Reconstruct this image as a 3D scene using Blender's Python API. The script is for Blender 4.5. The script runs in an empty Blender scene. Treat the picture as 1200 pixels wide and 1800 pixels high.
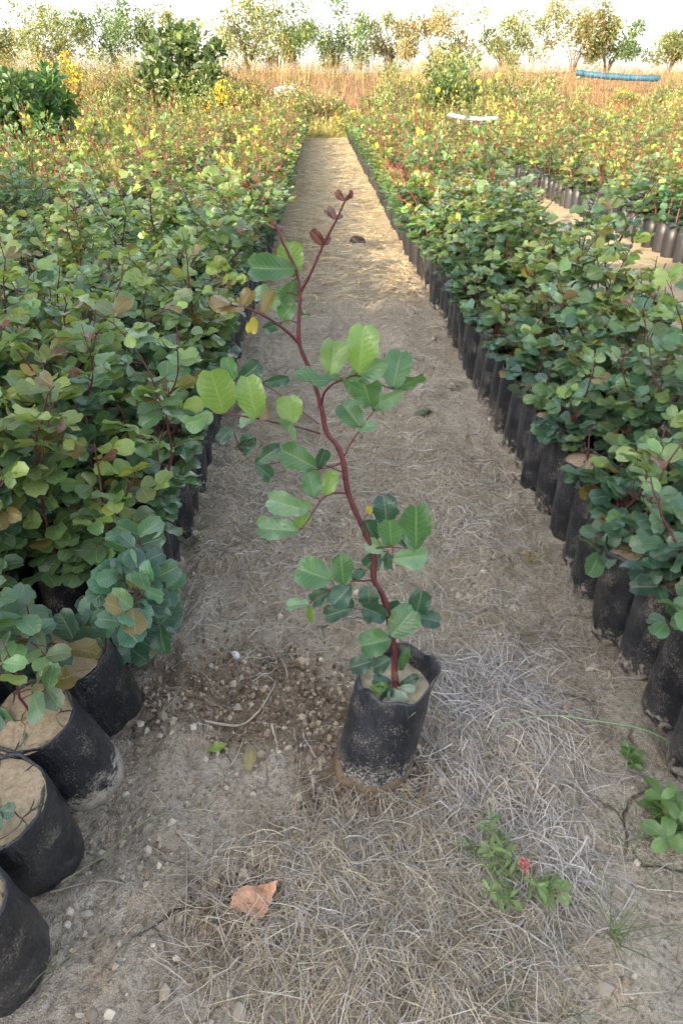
import bpy, math, random
import numpy as np
from mathutils import Vector, Matrix

random.seed(7)
RNG = np.random.default_rng(7)
SC = bpy.context.scene
COL = SC.collection

# ------------------------------------------------------------------ camera, sky, sun, exposure
CAM_H = 1.35; PITCH = math.radians(32.0); YAW = math.radians(1.55); FPX = 1203.0
cam_data = bpy.data.cameras.new('camera')
cam_data.sensor_fit = 'HORIZONTAL'; cam_data.sensor_width = 36.0; cam_data.lens = 36.0 * FPX / 1200.0
cam_data.clip_start = 0.05; cam_data.clip_end = 2000.0
cam = bpy.data.objects.new('camera', cam_data); COL.objects.link(cam)
cam.location = (0, 0, CAM_H)
cam.rotation_euler = (math.pi / 2 - PITCH, 0, -YAW)
SC.camera = cam

SUN_EL = math.radians(22.0); SUN_AZ = math.radians(219.0)       # behind the camera, to the left
world = bpy.data.worlds.new('World'); SC.world = world; world.use_nodes = True
wn = world.node_tree
sky = wn.nodes.new('ShaderNodeTexSky'); sky.sky_type = 'NISHITA'; sky.sun_disc = False
sky.sun_elevation = SUN_EL; sky.sun_rotation = SUN_AZ; sky.dust_density = 2.5; sky.air_density = 1.0; sky.ozone_density = 0.6
bg = wn.nodes['Background']; bg.inputs['Strength'].default_value = 0.15
hazy = wn.nodes.new('ShaderNodeHueSaturation'); hazy.inputs['Saturation'].default_value = 0.5      # a hazy, milky sky
wn.links.new(sky.outputs['Color'], hazy.inputs['Color']); wn.links.new(hazy.outputs['Color'], bg.inputs['Color'])

SUN_DIR = Vector((math.sin(SUN_AZ) * math.cos(SUN_EL), math.cos(SUN_AZ) * math.cos(SUN_EL), math.sin(SUN_EL)))
sun_data = bpy.data.lights.new('sun', 'SUN'); sun_data.energy = 2.4; sun_data.angle = math.radians(0.6)
sun_data.color = (1.0, 0.80, 0.54)
sun = bpy.data.objects.new('sun', sun_data); COL.objects.link(sun)
sun.rotation_euler = SUN_DIR.to_track_quat('Z', 'Y').to_euler(); sun.location = (-10, -14, 12)

SC.view_settings.view_transform = 'Standard'; SC.view_settings.look = 'None'
SC.view_settings.gamma = 1.0; SC.view_settings.use_curve_mapping = False
SC.view_settings.exposure = 2.2
SC.cycles.use_adaptive_sampling = True; SC.cycles.adaptive_threshold = 0.02
SC.cycles.max_bounces = 6; SC.cycles.diffuse_bounces = 3; SC.cycles.glossy_bounces = 2; SC.cycles.transmission_bounces = 3

# ------------------------------------------------------------------ survey of the place (where the camera's rays meet things)
FW = np.array([math.sin(YAW) * math.cos(PITCH), math.cos(YAW) * math.cos(PITCH), -math.sin(PITCH)])
RT = np.array([math.cos(YAW), -math.sin(YAW), 0.0]); UP = np.cross(RT, FW); CP = np.array([0, 0, CAM_H])
def ray(px, py): return FW + RT * (px - 600) / FPX - UP * (py - 900) / FPX
def at(px, py, Y): d = ray(px, py); return CP + d * (Y / d[1])
def gnd(px, py, z=0.0): d = ray(px, py); return CP + d * ((z - CAM_H) / d[2])
def proj(p):
    v = np.asarray(p) - CP; z = v @ FW
    return 600 + FPX * (v @ RT) / z, 900 - FPX * (v @ UP) / z, z

# ------------------------------------------------------------------ noise
def _hash(ix, iy, s):
    n = (ix.astype(np.int64) * 374761393 + iy.astype(np.int64) * 668265263 + s * 974634777) & 0x7fffffff
    n = ((n ^ (n >> 13)) * 1274126177) & 0x7fffffff
    return ((n ^ (n >> 16)) & 0xffff) / 65535.0
def vnoise(x, y, s=0):
    x = np.asarray(x, float); y = np.asarray(y, float)
    ix = np.floor(x); iy = np.floor(y); fx = x - ix; fy = y - iy
    fx = fx * fx * (3 - 2 * fx); fy = fy * fy * (3 - 2 * fy)
    a = _hash(ix, iy, s); b = _hash(ix + 1, iy, s); c = _hash(ix, iy + 1, s); d = _hash(ix + 1, iy + 1, s)
    return (a * (1 - fx) + b * fx) * (1 - fy) + (c * (1 - fx) + d * fx) * fy
def sstep(a, b, x): t = np.clip((np.asarray(x, float) - a) / (b - a), 0, 1); return t * t * (3 - 2 * t)

XL, XR, GX0, GX1, LX0, LX1, YEND = -0.47, 0.78, 1.50, 3.08, -1.36, -1.78, 23.0
def soil_patch(x, y):                                   # brown crumbly soil beside the lone bag
    n = vnoise(x * 6, y * 6, 3) * .5 + vnoise(x * 17, y * 17, 4) * .25
    a = 1 - np.sqrt(((x + .16) / .34) ** 2 + ((y - 1.24) / .21) ** 2)
    b = 1 - np.sqrt(((x - .12) / .2) ** 2 + ((y - 1.02) / .16) ** 2)
    c = 1 - np.sqrt(((x + .15) / .14) ** 2 + ((y - .72) / .12) ** 2)
    return np.clip(sstep(-.25, .35, np.maximum(np.maximum(a, b), c * .8) + n - .45), 0, 1)
def gz(x, y):
    x = np.asarray(x, float); y = np.asarray(y, float)
    near = 1 - sstep(4, 9, y)
    z = (vnoise(x * 1.7, y * 1.7, 1) - .5) * .030 + (vnoise(x * 5.5, y * 5.5, 2) - .5) * .022
    z += near * ((vnoise(x * 16, y * 16, 5) - .5) * .026 + np.abs(vnoise(x * 34, y * 34, 6) - .5) * .024 + np.abs(vnoise(x * 61 + 3, y * 61, 26) - .5) * .010 + (vnoise(x * 90, y * 90, 16) - .5) * .004)
    z += soil_patch(x, y) * near * ((vnoise(x * 30, y * 30, 7) - .5) * .020 + (vnoise(x * 75, y * 75, 8) - .5) * .010 - .008)
    z += .022 * np.exp(-((x - .50) / .10) ** 2) * near             # low ridge along the path
    z += .018 * np.exp(-((x + .38) / .07) ** 2) * near
    z += sstep(24.5, 36, y) * 1.75 + sstep(24, 30, y) * (vnoise(x * .35, y * .35, 9) - .5) * .5
    return z
def gz1(x, y): return float(gz(np.array([x]), np.array([y]))[0])

# ------------------------------------------------------------------ mesh building
class MB:
    def __init__(s): s.V = []; s.Q = []; s.T = []; s.C = []; s.U = []; s.n = 0
    def add(s, v, quads=None, tris=None, col=None, uv=None):
        v = np.asarray(v, float).reshape(-1, 3); k = len(v)
        s.V.append(v)
        if quads is not None and len(quads): s.Q.append(np.asarray(quads, np.int64) + s.n)
        if tris is not None and len(tris): s.T.append(np.asarray(tris, np.int64) + s.n)
        c = np.ones((k, 3)) if col is None else np.broadcast_to(np.asarray(col, float), (k, 3))
        s.C.append(c); s.U.append(np.zeros((k, 2)) if uv is None else np.asarray(uv, float)); s.n += k
    def mesh(s, name, mat=None, smooth=True):
        me = bpy.data.meshes.new(name)
        V = np.concatenate(s.V); Q = np.concatenate(s.Q) if s.Q else np.zeros((0, 4), np.int64)
        T = np.concatenate(s.T) if s.T else np.zeros((0, 3), np.int64)
        C = np.concatenate(s.C); U = np.concatenate(s.U)
        li = np.concatenate([Q.ravel(), T.ravel()]).astype(np.int32)
        ls = np.concatenate([np.arange(len(Q)) * 4, len(Q) * 4 + np.arange(len(T)) * 3]).astype(np.int32)
        me.vertices.add(len(V)); me.vertices.foreach_set('co', V.astype(np.float32).ravel())
        me.loops.add(len(li)); me.loops.foreach_set('vertex_index', li)
        me.polygons.add(len(ls)); me.polygons.foreach_set('loop_start', ls)
        me.polygons.foreach_set('use_smooth', np.full(len(ls), smooth))
        me.update(calc_edges=True)
        ca = me.color_attributes.new('Col', 'FLOAT_COLOR', 'POINT')
        ca.data.foreach_set('color', np.concatenate([C, np.ones((len(C), 1))], 1).astype(np.float32).ravel())
        uv = me.uv_layers.new(name='UVMap'); uv.data.foreach_set('uv', U[li].astype(np.float32).ravel())
        if mat: me.materials.append(mat)
        return me
def obj(name, me, parent=None, loc=None, color=None):
    o = bpy.data.objects.new(name, me); COL.objects.link(o)
    if parent is not None: o.parent = parent
    if loc is not None: o.location = loc
    if color is not None: o.color = (*color[:3], 1)
    return o
def tag(o, label=None, cat=None, group=None, kind=None):
    if label: o['label'] = label
    if cat: o['category'] = cat
    if group: o['group'] = group
    if kind: o['kind'] = kind
    return o
def empty(name, loc, label, cat, group=None):
    o = bpy.data.objects.new(name, None); COL.objects.link(o); o.location = loc; o.empty_display_size = .05
    return tag(o, label, cat, group)

def tube(mb, pts, r0, r1, n=6, col=None, cap=True, knots=0.0):
    pts = np.asarray(pts, float); m = len(pts)
    t = np.gradient(pts, axis=0); t /= np.linalg.norm(t, axis=1, keepdims=True) + 1e-9
    ref = np.array([0, 0, 1.0]) if abs(t[0, 2]) < .9 else np.array([1.0, 0, 0])
    a = np.cross(t, ref); a /= np.linalg.norm(a, axis=1, keepdims=True) + 1e-9; b = np.cross(t, a)
    r = np.linspace(r0, r1, m) if np.isscalar(r0) else np.asarray(r0)
    if knots: r = r * (1 + knots * (RNG.random(m) - .3))
    th = np.arange(n) * 2 * math.pi / n
    v = pts[:, None] + r[:, None, None] * (np.cos(th)[None, :, None] * a[:, None] + np.sin(th)[None, :, None] * b[:, None])
    i = np.arange(m - 1)[:, None] * n; j = np.arange(n)[None]; k = (j + 1) % n
    q = np.stack([i + j, i + k, i + n + k, i + n + j], -1).reshape(-1, 4)
    uv = np.stack(np.broadcast_arrays(np.arange(n)[None] / n, np.linspace(0, 1, m)[:, None]), -1).reshape(-1, 2)
    v = v.reshape(-1, 3)
    tr = None
    if cap:
        v = np.concatenate([v, pts[-1:] + t[-1:] * r[-1] * .6]); uv = np.concatenate([uv, [[.5, 1]]])
        tr = [[(m - 1) * n + jj, (m - 1) * n + (jj + 1) % n, m * n] for jj in range(n)]
    mb.add(v, q, tr, col, uv)
def spline(pts, k=4):
    P = np.asarray(pts, float); P = np.concatenate([[2 * P[0] - P[1]], P, [2 * P[-1] - P[-2]]]); out = []
    for i in range(1, len(P) - 2):
        for s in range(k):
            t = s / k; a, b, c, d = P[i - 1:i + 3]
            out.append(.5 * (2 * b + (c - a) * t + (2 * a - 5 * b + 4 * c - d) * t * t + (3 * b - a - 3 * c + d) * t ** 3))
    out.append(P[-2]); return np.array(out)

# ------------------------------------------------------------------ materials
class NT:
    def __init__(s, name):
        s.m = bpy.data.materials.new(name); s.m.use_nodes = True; s.t = s.m.node_tree
        s.b = s.t.nodes['Principled BSDF']; s.out = s.t.nodes['Material Output']
    def n(s, kind, **kw):
        nd = s.t.nodes.new('ShaderNode' + kind)
        for k, v in kw.items():
            if k in nd.inputs: nd.inputs[k].default_value = v
            else: setattr(nd, k, v)
        return nd
    def l(s, a, b): s.t.links.new(a, b)
    def val(s, x, sock):
        if hasattr(x, 'is_linked'): s.l(x, sock)
        else: sock.default_value = x
    def math(s, op, a, b=0.0, c=0.0, clamp=False):
        nd = s.n('Math', operation=op, use_clamp=clamp)
        for i, x in enumerate((a, b, c)): s.val(x, nd.inputs[i])
        return nd.outputs[0]
    def noise(s, vec, scale, detail=4, rough=.55, dist=0.0):
        nd = s.n('TexNoise'); nd.inputs['Scale'].default_value = scale; nd.inputs['Detail'].default_value = detail
        nd.inputs['Roughness'].default_value = rough; nd.inputs['Distortion'].default_value = dist
        if vec is not None: s.l(vec, nd.inputs['Vector'])
        return nd.outputs['Fac']
    def ramp(s, x, a, b):
        nd = s.n('MapRange', interpolation_type='SMOOTHSTEP'); s.val(x, nd.inputs[0])
        nd.inputs[1].default_value = a; nd.inputs[2].default_value = b; return nd.outputs[0]
    def mix(s, f, a, b, mode='MIX'):
        nd = s.n('MixRGB', blend_type=mode); s.val(f, nd.inputs[0])
        for i, x in ((1, a), (2, b)):
            if hasattr(x, 'is_linked'): s.l(x, nd.inputs[i])
            else: nd.inputs[i].default_value = (*x[:3], 1)
        return nd.outputs[0]
    def bump(s, h, strength=.5, dist=.01):
        nd = s.n('Bump'); nd.inputs['Strength'].default_value = strength; nd.inputs['Distance'].default_value = dist
        s.l(h, nd.inputs['Height']); s.l(nd.outputs[0], s.b.inputs['Normal']); return nd.outputs[0]
    def co(s, what='Object'): return s.n('TexCoord').outputs[what]
    def scaled(s, vec, sc):
        nd = s.n('Mapping'); nd.inputs['Scale'].default_value = sc; s.l(vec, nd.inputs['Vector']); return nd.outputs[0]
    def offset_by_object(s, vec, k=37.0):
        r = s.n('ObjectInfo').outputs['Random']; cb = s.n('CombineXYZ')
        s.l(s.math('MULTIPLY', r, k), cb.inputs[0]); s.l(s.math('MULTIPLY', r, k * 1.7), cb.inputs[2])
        ad = s.n('VectorMath', operation='ADD'); s.l(vec, ad.inputs[0]); s.l(cb.outputs[0], ad.inputs[1]); return ad.outputs[0]

def mat_leaf(name, source, veins=True, gloss=.30, trans=.30, serr=True):
    m = NT(name)
    if source == 'object': base = m.n('ObjectInfo').outputs['Color']
    else: base = m.n('VertexColor', layer_name='Col').outputs['Color']
    geo = m.n('NewGeometry')
    col = base
    if veins:
        uv = m.n('TexCoord').outputs['UV']; sp = m.n('SeparateXYZ'); m.l(uv, sp.inputs[0])
        au = m.math('ABSOLUTE', m.math('SUBTRACT', sp.outputs[0], .5))
        mid = m.math('SUBTRACT', 1.0, m.ramp(au, .012, .045))
        ph = m.math('SUBTRACT', sp.outputs[1], m.math('MULTIPLY', au, .55))
        fr = m.math('ABSOLUTE', m.math('SUBTRACT', m.math('FRACT', m.math('MULTIPLY', ph, 8.0)), .5))
        side = m.math('MULTIPLY', m.math('SUBTRACT', 1.0, m.ramp(fr, .02, .13)), .45)
        vein = m.math('MAXIMUM', mid, side)
        pale = m.mix(.55, col, (.30, .36, .16))
        oc = m.offset_by_object(m.co())
        mot = m.noise(oc, 30, 3)
        col = m.mix(m.math('MULTIPLY', m.ramp(mot, .45, .8), .35), col, m.mix(1.0, col, (1.5, 1.35, 1.1), 'MULTIPLY'))
        col = m.mix(m.math('MULTIPLY', m.ramp(m.noise(oc, 11, 3), .52, .75), .35), col, m.mix(1.0, col, (.62, .68, .7), 'MULTIPLY'))
        col = m.mix(m.math('MULTIPLY', vein, .62), col, pale)
        edge = m.ramp(au, .46, .5)
        col = m.mix(m.math('MULTIPLY', edge, .35), col, pale)
        hgt = m.math('SUBTRACT', m.math('MULTIPLY', m.ramp(fr, 0.0, .35), .6), mid)
        nrm = m.bump(hgt, .35, .0015)
        dust = m.ramp(m.noise(oc, 90, 5, .7), .60, .78)
        col = m.mix(m.math('MULTIPLY', dust, .18), col, (.30, .29, .24))
    back = m.mix(.45, col, m.mix(.5, col, (.20, .25, .15)))
    col2 = m.mix(geo.outputs['Backfacing'], col, back)
    m.l(col2, m.b.inputs['Base Color']); m.b.inputs['Roughness'].default_value = gloss
    m.b.inputs['Specular IOR Level'].default_value = .65
    tr = m.n('BsdfTranslucent'); m.l(m.mix(1.0, col2, (1.9, 1.9, .9), 'MULTIPLY'), tr.inputs['Color'])
    mx = m.n('MixShader'); mx.inputs[0].default_value = trans
    m.l(m.b.outputs[0], mx.inputs[1]); m.l(tr.outputs[0], mx.inputs[2]); m.l(mx.outputs[0], m.out.inputs['Surface'])
    return m.m

def mat_vcol(name, rough=.8, trans=0.0, spec=.3, noise=None):
    m = NT(name); c = m.n('VertexColor', layer_name='Col').outputs['Color']
    if noise: c = m.mix(m.math('MULTIPLY', m.noise(m.co(), noise, 4), .6), c, m.mix(1.0, c, (.45, .42, .4), 'MULTIPLY'))
    m.l(c, m.b.inputs['Base Color']); m.b.inputs['Roughness'].default_value = rough; m.b.inputs['Specular IOR Level'].default_value = spec
    if trans:
        tr = m.n('BsdfTranslucent'); m.l(m.mix(1.0, c, (1.5, 1.4, .9), 'MULTIPLY'), tr.inputs['Color'])
        mx = m.n('MixShader'); mx.inputs[0].default_value = trans
        m.l(m.b.outputs[0], mx.inputs[1]); m.l(tr.outputs[0], mx.inputs[2]); m.l(mx.outputs[0], m.out.inputs['Surface'])
    return m.m

def mat_plain(name, col, col2=None, scale=30, rough=.8, bump=.3, spec=.4, bdist=.004):
    m = NT(name); oc = m.offset_by_object(m.co()); f = m.noise(oc, scale, 6, .65)
    m.l(m.mix(m.ramp(f, .3, .7), col, col2 or tuple(c * .6 for c in col)), m.b.inputs['Base Color'])
    m.b.inputs['Roughness'].default_value = rough; m.b.inputs['Specular IOR Level'].default_value = spec
    if bump: m.bump(m.noise(oc, scale * 2.3, 5, .7), bump, bdist)
    return m.m

def mat_bag(name, mud=.34, tone=1.0, hero=False):
    m = NT(name); raw = m.co(); oc = m.offset_by_object(raw)
    sp = m.n('SeparateXYZ'); m.l(raw, sp.inputs[0]); z = sp.outputs[2]
    base = m.mix(m.ramp(m.noise(oc, 9, 3), .3, .75), (.0075 * tone, .0092 * tone, .0135 * tone), (.020 * tone, .024 * tone, .032 * tone))
    streak = m.noise(m.scaled(oc, (26, 26, 3.2)), 3.2, 6, .7)
    speck = m.noise(oc, 240, 3, .75); big = m.noise(oc, 14, 4, .6)
    low = m.ramp(z, .20, .0)                                             # splashed mud near the ground
    d1 = m.ramp(m.math('ADD', speck, m.math('MULTIPLY', m.math('SUBTRACT', big, .5), .6)), .54, .70)
    d2 = m.math('MULTIPLY', m.ramp(streak, .56, .78), .26)
    splash = m.math('ADD', m.math('MULTIPLY', low, .42), m.math('SUBTRACT', m.noise(oc, 46, 6, .75), .5))
    d3 = m.ramp(splash, mud, mud + .13)
    dust = m.math('MAXIMUM', m.math('MAXIMUM', m.math('MULTIPLY', d1, .62 if hero else .5), d2), d3)
    film = m.math('MULTIPLY', m.ramp(big, .35, .75), .035)
    dust = m.math('MAXIMUM', dust, film)
    mudc = m.mix(m.noise(oc, 30, 2), (.38, .33, .26), (.27, .25, .225))
    col = m.mix(dust, base, mudc)
    if hero:
        edge = m.math('ADD', m.math('MULTIPLY', z, 9.0), m.math('MULTIPLY', m.math('SUBTRACT', m.noise(oc, 22, 5, .7), .5), 1.0))
        band = m.math('SUBTRACT', 1.0, m.ramp(edge, .44, .62))
        col = m.mix(m.math('MULTIPLY', band, .96), col, m.mix(m.ramp(m.noise(oc, 18, 5), .35, .7), (.23, .165, .10), (.12, .085, .055)))
        rim = m.math('MULTIPLY', m.ramp(edge, .50, .60), m.math('SUBTRACT', 1.0, m.ramp(edge, .66, .95)))
        col = m.mix(m.math('MULTIPLY', rim, m.math('MULTIPLY', m.ramp(m.noise(oc, 130, 4, .7), .46, .62), .7)), col, (.42, .40, .37))
        dust = m.math('MAXIMUM', dust, band)
    m.l(col, m.b.inputs['Base Color'])
    m.l(m.math('ADD', .30, m.math('MULTIPLY', dust, .62), clamp=True), m.b.inputs['Roughness'])
    wr = m.math('ADD', m.math('MULTIPLY', m.noise(m.scaled(oc, (18, 18, 5)), 2.0, 5, .6), 1.0), m.math('MULTIPLY', dust, .25))
    m.bump(wr, .55, .012)
    return m.m

def mat_soil(name):
    m = NT(name); oc = m.offset_by_object(m.co())
    wob = m.n('VectorMath', operation='ADD'); m.l(oc, wob.inputs[0])
    nn = m.n('TexNoise'); nn.inputs['Scale'].default_value = 14; m.l(oc, nn.inputs['Vector'])
    sc = m.n('VectorMath', operation='SCALE'); sc.inputs['Scale'].default_value = .05; m.l(nn.outputs['Color'], sc.inputs[0]); m.l(sc.outputs[0], wob.inputs[1])
    vo = m.n('TexVoronoi', feature='DISTANCE_TO_EDGE'); vo.inputs['Scale'].default_value = 17; m.l(wob.outputs[0], vo.inputs['Vector'])
    cr = m.math('MAXIMUM', m.ramp(vo.outputs['Distance'], .004, .03), m.ramp(m.noise(oc, 16, 3), .40, .60))
    fine = m.noise(oc, 90, 6, .7); r = m.n('ObjectInfo').outputs['Random']
    c = m.mix(m.ramp(fine, .3, .75), (.40, .31, .20), (.25, .185, .115))
    c = m.mix(m.math('MULTIPLY', r, .7), c, m.mix(m.ramp(fine, .3, .75), (.30, .245, .18), (.17, .12, .075)))
    c = m.mix(m.math('SUBTRACT', 1.0, cr), c, (.07, .05, .035)); m.l(c, m.b.inputs['Base Color'])
    m.b.inputs['Roughness'].default_value = .95; m.b.inputs['Specular IOR Level'].default_value = .15
    m.bump(m.math('ADD', cr, m.math('MULTIPLY', fine, .7)), .8, .006)
    return m.m

def mat_ground():
    m = NT('clay_ground'); oc = m.co(); vc = m.n('VertexColor', layer_name='Col').outputs['Color']
    sp = m.n('SeparateColor'); m.l(vc, sp.inputs[0])                     # R brown crumb soil and painted gap shade under the straw mat, G straw-littered ground
    n1 = m.noise(oc, 2.2, 3, .62); n2 = m.noise(oc, 13, 3, .68); n3 = m.noise(oc, 85, 3, .75); n4 = m.noise(oc, 330, 1, .7)
    c = m.mix(m.ramp(n1, .32, .68), (.53, .45, .35), (.36, .295, .22))
    c = m.mix(m.math('MULTIPLY', m.ramp(n2, .42, .72), .6), c, (.63, .565, .475))
    c = m.mix(m.math('MULTIPLY', m.ramp(n3, .46, .70), .75), c, (.16, .125, .088))
    c = m.mix(m.math('MULTIPLY', m.ramp(n4, .60, .75), .45), c, (.62, .57, .48))
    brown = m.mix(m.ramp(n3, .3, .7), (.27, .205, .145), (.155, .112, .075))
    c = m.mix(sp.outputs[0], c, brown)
    straw = m.mix(m.ramp(n3, .3, .7), (.64, .53, .35), (.47, .37, .23))
    c = m.mix(m.math('MULTIPLY', sp.outputs[1], m.ramp(n2, .25, .6)), c, straw)
    c = m.mix(sp.outputs[2], c, m.mix(m.ramp(n1, .3, .7), (.27, .18, .095), (.18, .13, .07)))
    nn = m.n('TexNoise'); nn.inputs['Scale'].default_value = 9; nn.inputs['Detail'].default_value = 2; m.l(oc, nn.inputs['Vector'])
    sc = m.n('VectorMath', operation='SCALE'); sc.inputs['Scale'].default_value = .09; m.l(nn.outputs['Color'], sc.inputs[0])
    wob = m.n('VectorMath', operation='ADD'); m.l(oc, wob.inputs[0]); m.l(sc.outputs[0], wob.inputs[1])
    vo = m.n('TexVoronoi', feature='DISTANCE_TO_EDGE'); vo.inputs['Scale'].default_value = 7.5; m.l(wob.outputs[0], vo.inputs['Vector'])
    vo2 = m.n('TexVoronoi', feature='DISTANCE_TO_EDGE'); vo2.inputs['Scale'].default_value = 28; m.l(wob.outputs[0], vo2.inputs['Vector'])
    gate = m.ramp(m.noise(oc, 5.1, 1), .50, .66)
    crack = m.math('MULTIPLY', m.math('SUBTRACT', 1.0, m.ramp(m.math('ADD', vo.outputs['Distance'], m.math('MULTIPLY', m.math('SUBTRACT', n3, .5), .06)), .0, .03)), gate)
    crack2 = m.math('MULTIPLY', m.math('SUBTRACT', 1.0, m.ramp(vo2.outputs['Distance'], .01, .06)), m.math('MULTIPLY', gate, .3))
    crk = m.math('MAXIMUM', crack, crack2)
    c = m.mix(m.math('MULTIPLY', crk, .7), c, (.085, .065, .047))
    m.l(c, m.b.inputs['Base Color']); m.b.inputs['Roughness'].default_value = .95; m.b.inputs['Specular IOR Level'].default_value = .12
    h = m.math('ADD', m.math('MULTIPLY', n3, 1.0), m.math('MULTIPLY', n2, .9)); h = m.math('ADD', h, m.math('MULTIPLY', n4, .35))
    h = m.math('SUBTRACT', h, m.math('MULTIPLY', crack, .8))
    m.bump(h, 1.0, .022)
    return m.m

M = {}
M['leaf'] = mat_leaf('leaf_green', 'object')
M['leaf_joined'] = mat_leaf('foliage_green', 'vertex')
M['leaf_far'] = mat_leaf('far_foliage_green', 'vertex', veins=False, gloss=.45)
M['stem'] = mat_plain('red_stem', (.135, .026, .034), (.060, .022, .024), 90, .5, .4, bdist=.003)
M['stem_far'] = mat_vcol('far_stem', .6)
M['bag'] = mat_bag('black_plastic'); M['bag_clean'] = mat_bag('black_plastic_clean', .50)
M['bag_hero'] = mat_bag('black_plastic_muddy', .46, 1.25, True)
M['bag_far'] = mat_vcol('far_bag_plastic', .45, spec=.5)
M['soil'] = mat_soil('cracked_soil')
M['ground'] = mat_ground()
M['straw'] = mat_vcol('dry_straw_fibre', .75, .12)
M['grass'] = mat_vcol('grass_blade', .55, .25)
M['stone'] = mat_plain('pale_stone', (.46, .41, .33), (.27, .225, .17), 60, .9, .6)
M['clod'] = mat_vcol('soil_crumbs', .95, spec=.1, noise=120)
M['bark'] = mat_plain('bark', (.13, .10, .075), (.06, .048, .037), 18, .9, .7, bdist=.02)

# ------------------------------------------------------------------ ground sheet
def growing(a0, a1, step, far, g):
    mid = list(np.arange(a0, a1, step)); hi = [a1]; s = step
    while hi[-1] < far: s *= g; hi.append(hi[-1] + s)
    lo = [a0]; s = step
    while lo[-1] > -far: s *= g; lo.append(lo[-1] - s)
    return np.array(lo[:0:-1] + mid + hi)
gxs = growing(-.75, 1.05, .0095, 260, 1.2)
ys_mid = list(np.arange(.35, 2.6, .0095)); s = .0085; hi = [2.6]
while hi[-1] < 40: s = min(s * 1.035, .5); hi.append(hi[-1] + s)
while hi[-1] < 420: s *= 1.2; hi.append(hi[-1] + s)
lo = [.35]; s = .0085
while lo[-1] > -60: s *= 1.25; lo.append(lo[-1] - s)
gys = np.array(lo[:0:-1] + ys_mid + hi)
gX, gY = np.meshgrid(gxs, gys); gZ = gz(gX, gY)
nx, ny = len(gxs), len(gys)
ii = np.arange(ny - 1)[:, None] * nx + np.arange(nx - 1)[None]
mb = MB()
gc = np.zeros((nx * ny, 3)); gc[:, 0] = np.clip(soil_patch(gX, gY) * .8 + .75 * np.exp(-((gX - .10) / .24) ** 2 - ((gY - .71) / .16) ** 2), 0, 1).ravel()  # second term paints the straw mat's shaded gaps into the ground colour
inpath = (sstep(XL - .1, XL + .1, gX) * (1 - sstep(XR - .1, XR + .1, gX)))
gc[:, 1] = np.clip(sstep(2.8, 9, gY) * 1.0 + sstep(1.2, 3.2, gX) * .8, 0, 1).ravel()
gc[:, 2] = sstep(23.5, 25.5, gY).ravel()
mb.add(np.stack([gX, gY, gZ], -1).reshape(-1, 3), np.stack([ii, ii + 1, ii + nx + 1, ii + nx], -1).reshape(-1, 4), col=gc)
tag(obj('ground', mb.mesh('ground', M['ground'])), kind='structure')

# ------------------------------------------------------------------ leaves
def leaf_template(nu, nv, W=.82, fold=.18, curl=.25, wave=.05, seed=0, roll=0.0):
    r = np.random.default_rng(seed); ph = r.random(3) * 6.28
    u = np.linspace(-1, 1, nu + 1); v = np.linspace(0, 1, nv + 1)
    w = ((v + .012) ** .62) * ((1.012 - v) ** .36); w = w / w.max() * W * .5
    U, Vv = np.meshgrid(u, v); Wd = w[:, None]
    margin = 1 + (.05 * np.sin(Vv * 19 + ph[0] + np.sign(U) * 1.3) + (.03 * np.sin(Vv * 43 + ph[1]) if nv > 10 else 0)) * np.abs(U)
    x = U * Wd * margin; y = Vv - .07 * (1 - np.abs(U)) * sstep(.75, 1, Vv)
    z = fold * np.abs(x) + wave * (U ** 2) * np.sin(Vv * 8.5 + ph[1] + np.sign(U) * ph[2]) - curl * (Vv - .15) ** 2 * np.sign(Vv - .15) + roll * x * Vv
    P = np.stack([x, y, z], -1).reshape(-1, 3); n = nu + 1
    i = np.arange(nv)[:, None] * n + np.arange(nu)[None]
    q = np.stack([i, i + 1, i + n + 1, i + n], -1).reshape(-1, 4)
    return P, q, np.stack([(U + 1) / 2, Vv], -1).reshape(-1, 2)
def leaf_mesh(name, tpl, mat):
    b = MB(); b.add(tpl[0], tpl[1], uv=tpl[2]); return b.mesh(name, mat)
LT = [leaf_template(4, 6, *p, seed=i) for i, p in enumerate([(.84, .12, .15, .05), (.78, .25, .32, .06), (.90, .06, .05, .07), (.72, .30, .20, .08), (.86, .16, -.12, .06), (.80, .40, .40, .04)])]
LM = [leaf_mesh('leaf', t, M['leaf']) for t in LT]
LT2 = [leaf_template(2, 3, *p, seed=i + 9) for i, p in enumerate([(.84, .12, .15, .03), (.80, .3, .32, .04), (.88, .08, .05, .05)])]
FARV = np.array([[0, 0, 0], [-.34, .38, .05], [-.36, .74, .03], [0, 1, -.1], [.36, .74, .03], [.34, .38, .05]])
FARQ = np.array([[0, 3, 2, 1], [0, 5, 4, 3]]); FARQ = np.array([[0, 1, 2, 3][::-1], [0, 3, 4, 5][::-1]])

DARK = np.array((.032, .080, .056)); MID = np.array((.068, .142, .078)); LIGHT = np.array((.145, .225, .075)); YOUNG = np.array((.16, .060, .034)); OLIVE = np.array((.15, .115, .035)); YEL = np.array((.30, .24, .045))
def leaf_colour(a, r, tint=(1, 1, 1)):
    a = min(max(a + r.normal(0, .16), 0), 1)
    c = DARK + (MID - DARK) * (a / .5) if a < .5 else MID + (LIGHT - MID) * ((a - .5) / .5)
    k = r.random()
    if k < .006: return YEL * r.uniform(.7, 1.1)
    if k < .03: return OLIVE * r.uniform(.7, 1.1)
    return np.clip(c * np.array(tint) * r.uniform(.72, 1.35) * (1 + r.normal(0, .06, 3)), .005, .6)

def unit(v): return v / (np.linalg.norm(v) + 1e-9)
def frame(axis, nrm):
    y = unit(axis); x = unit(np.cross(y, nrm)); z = np.cross(x, y); return np.stack([x, y, z], 1)

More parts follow.
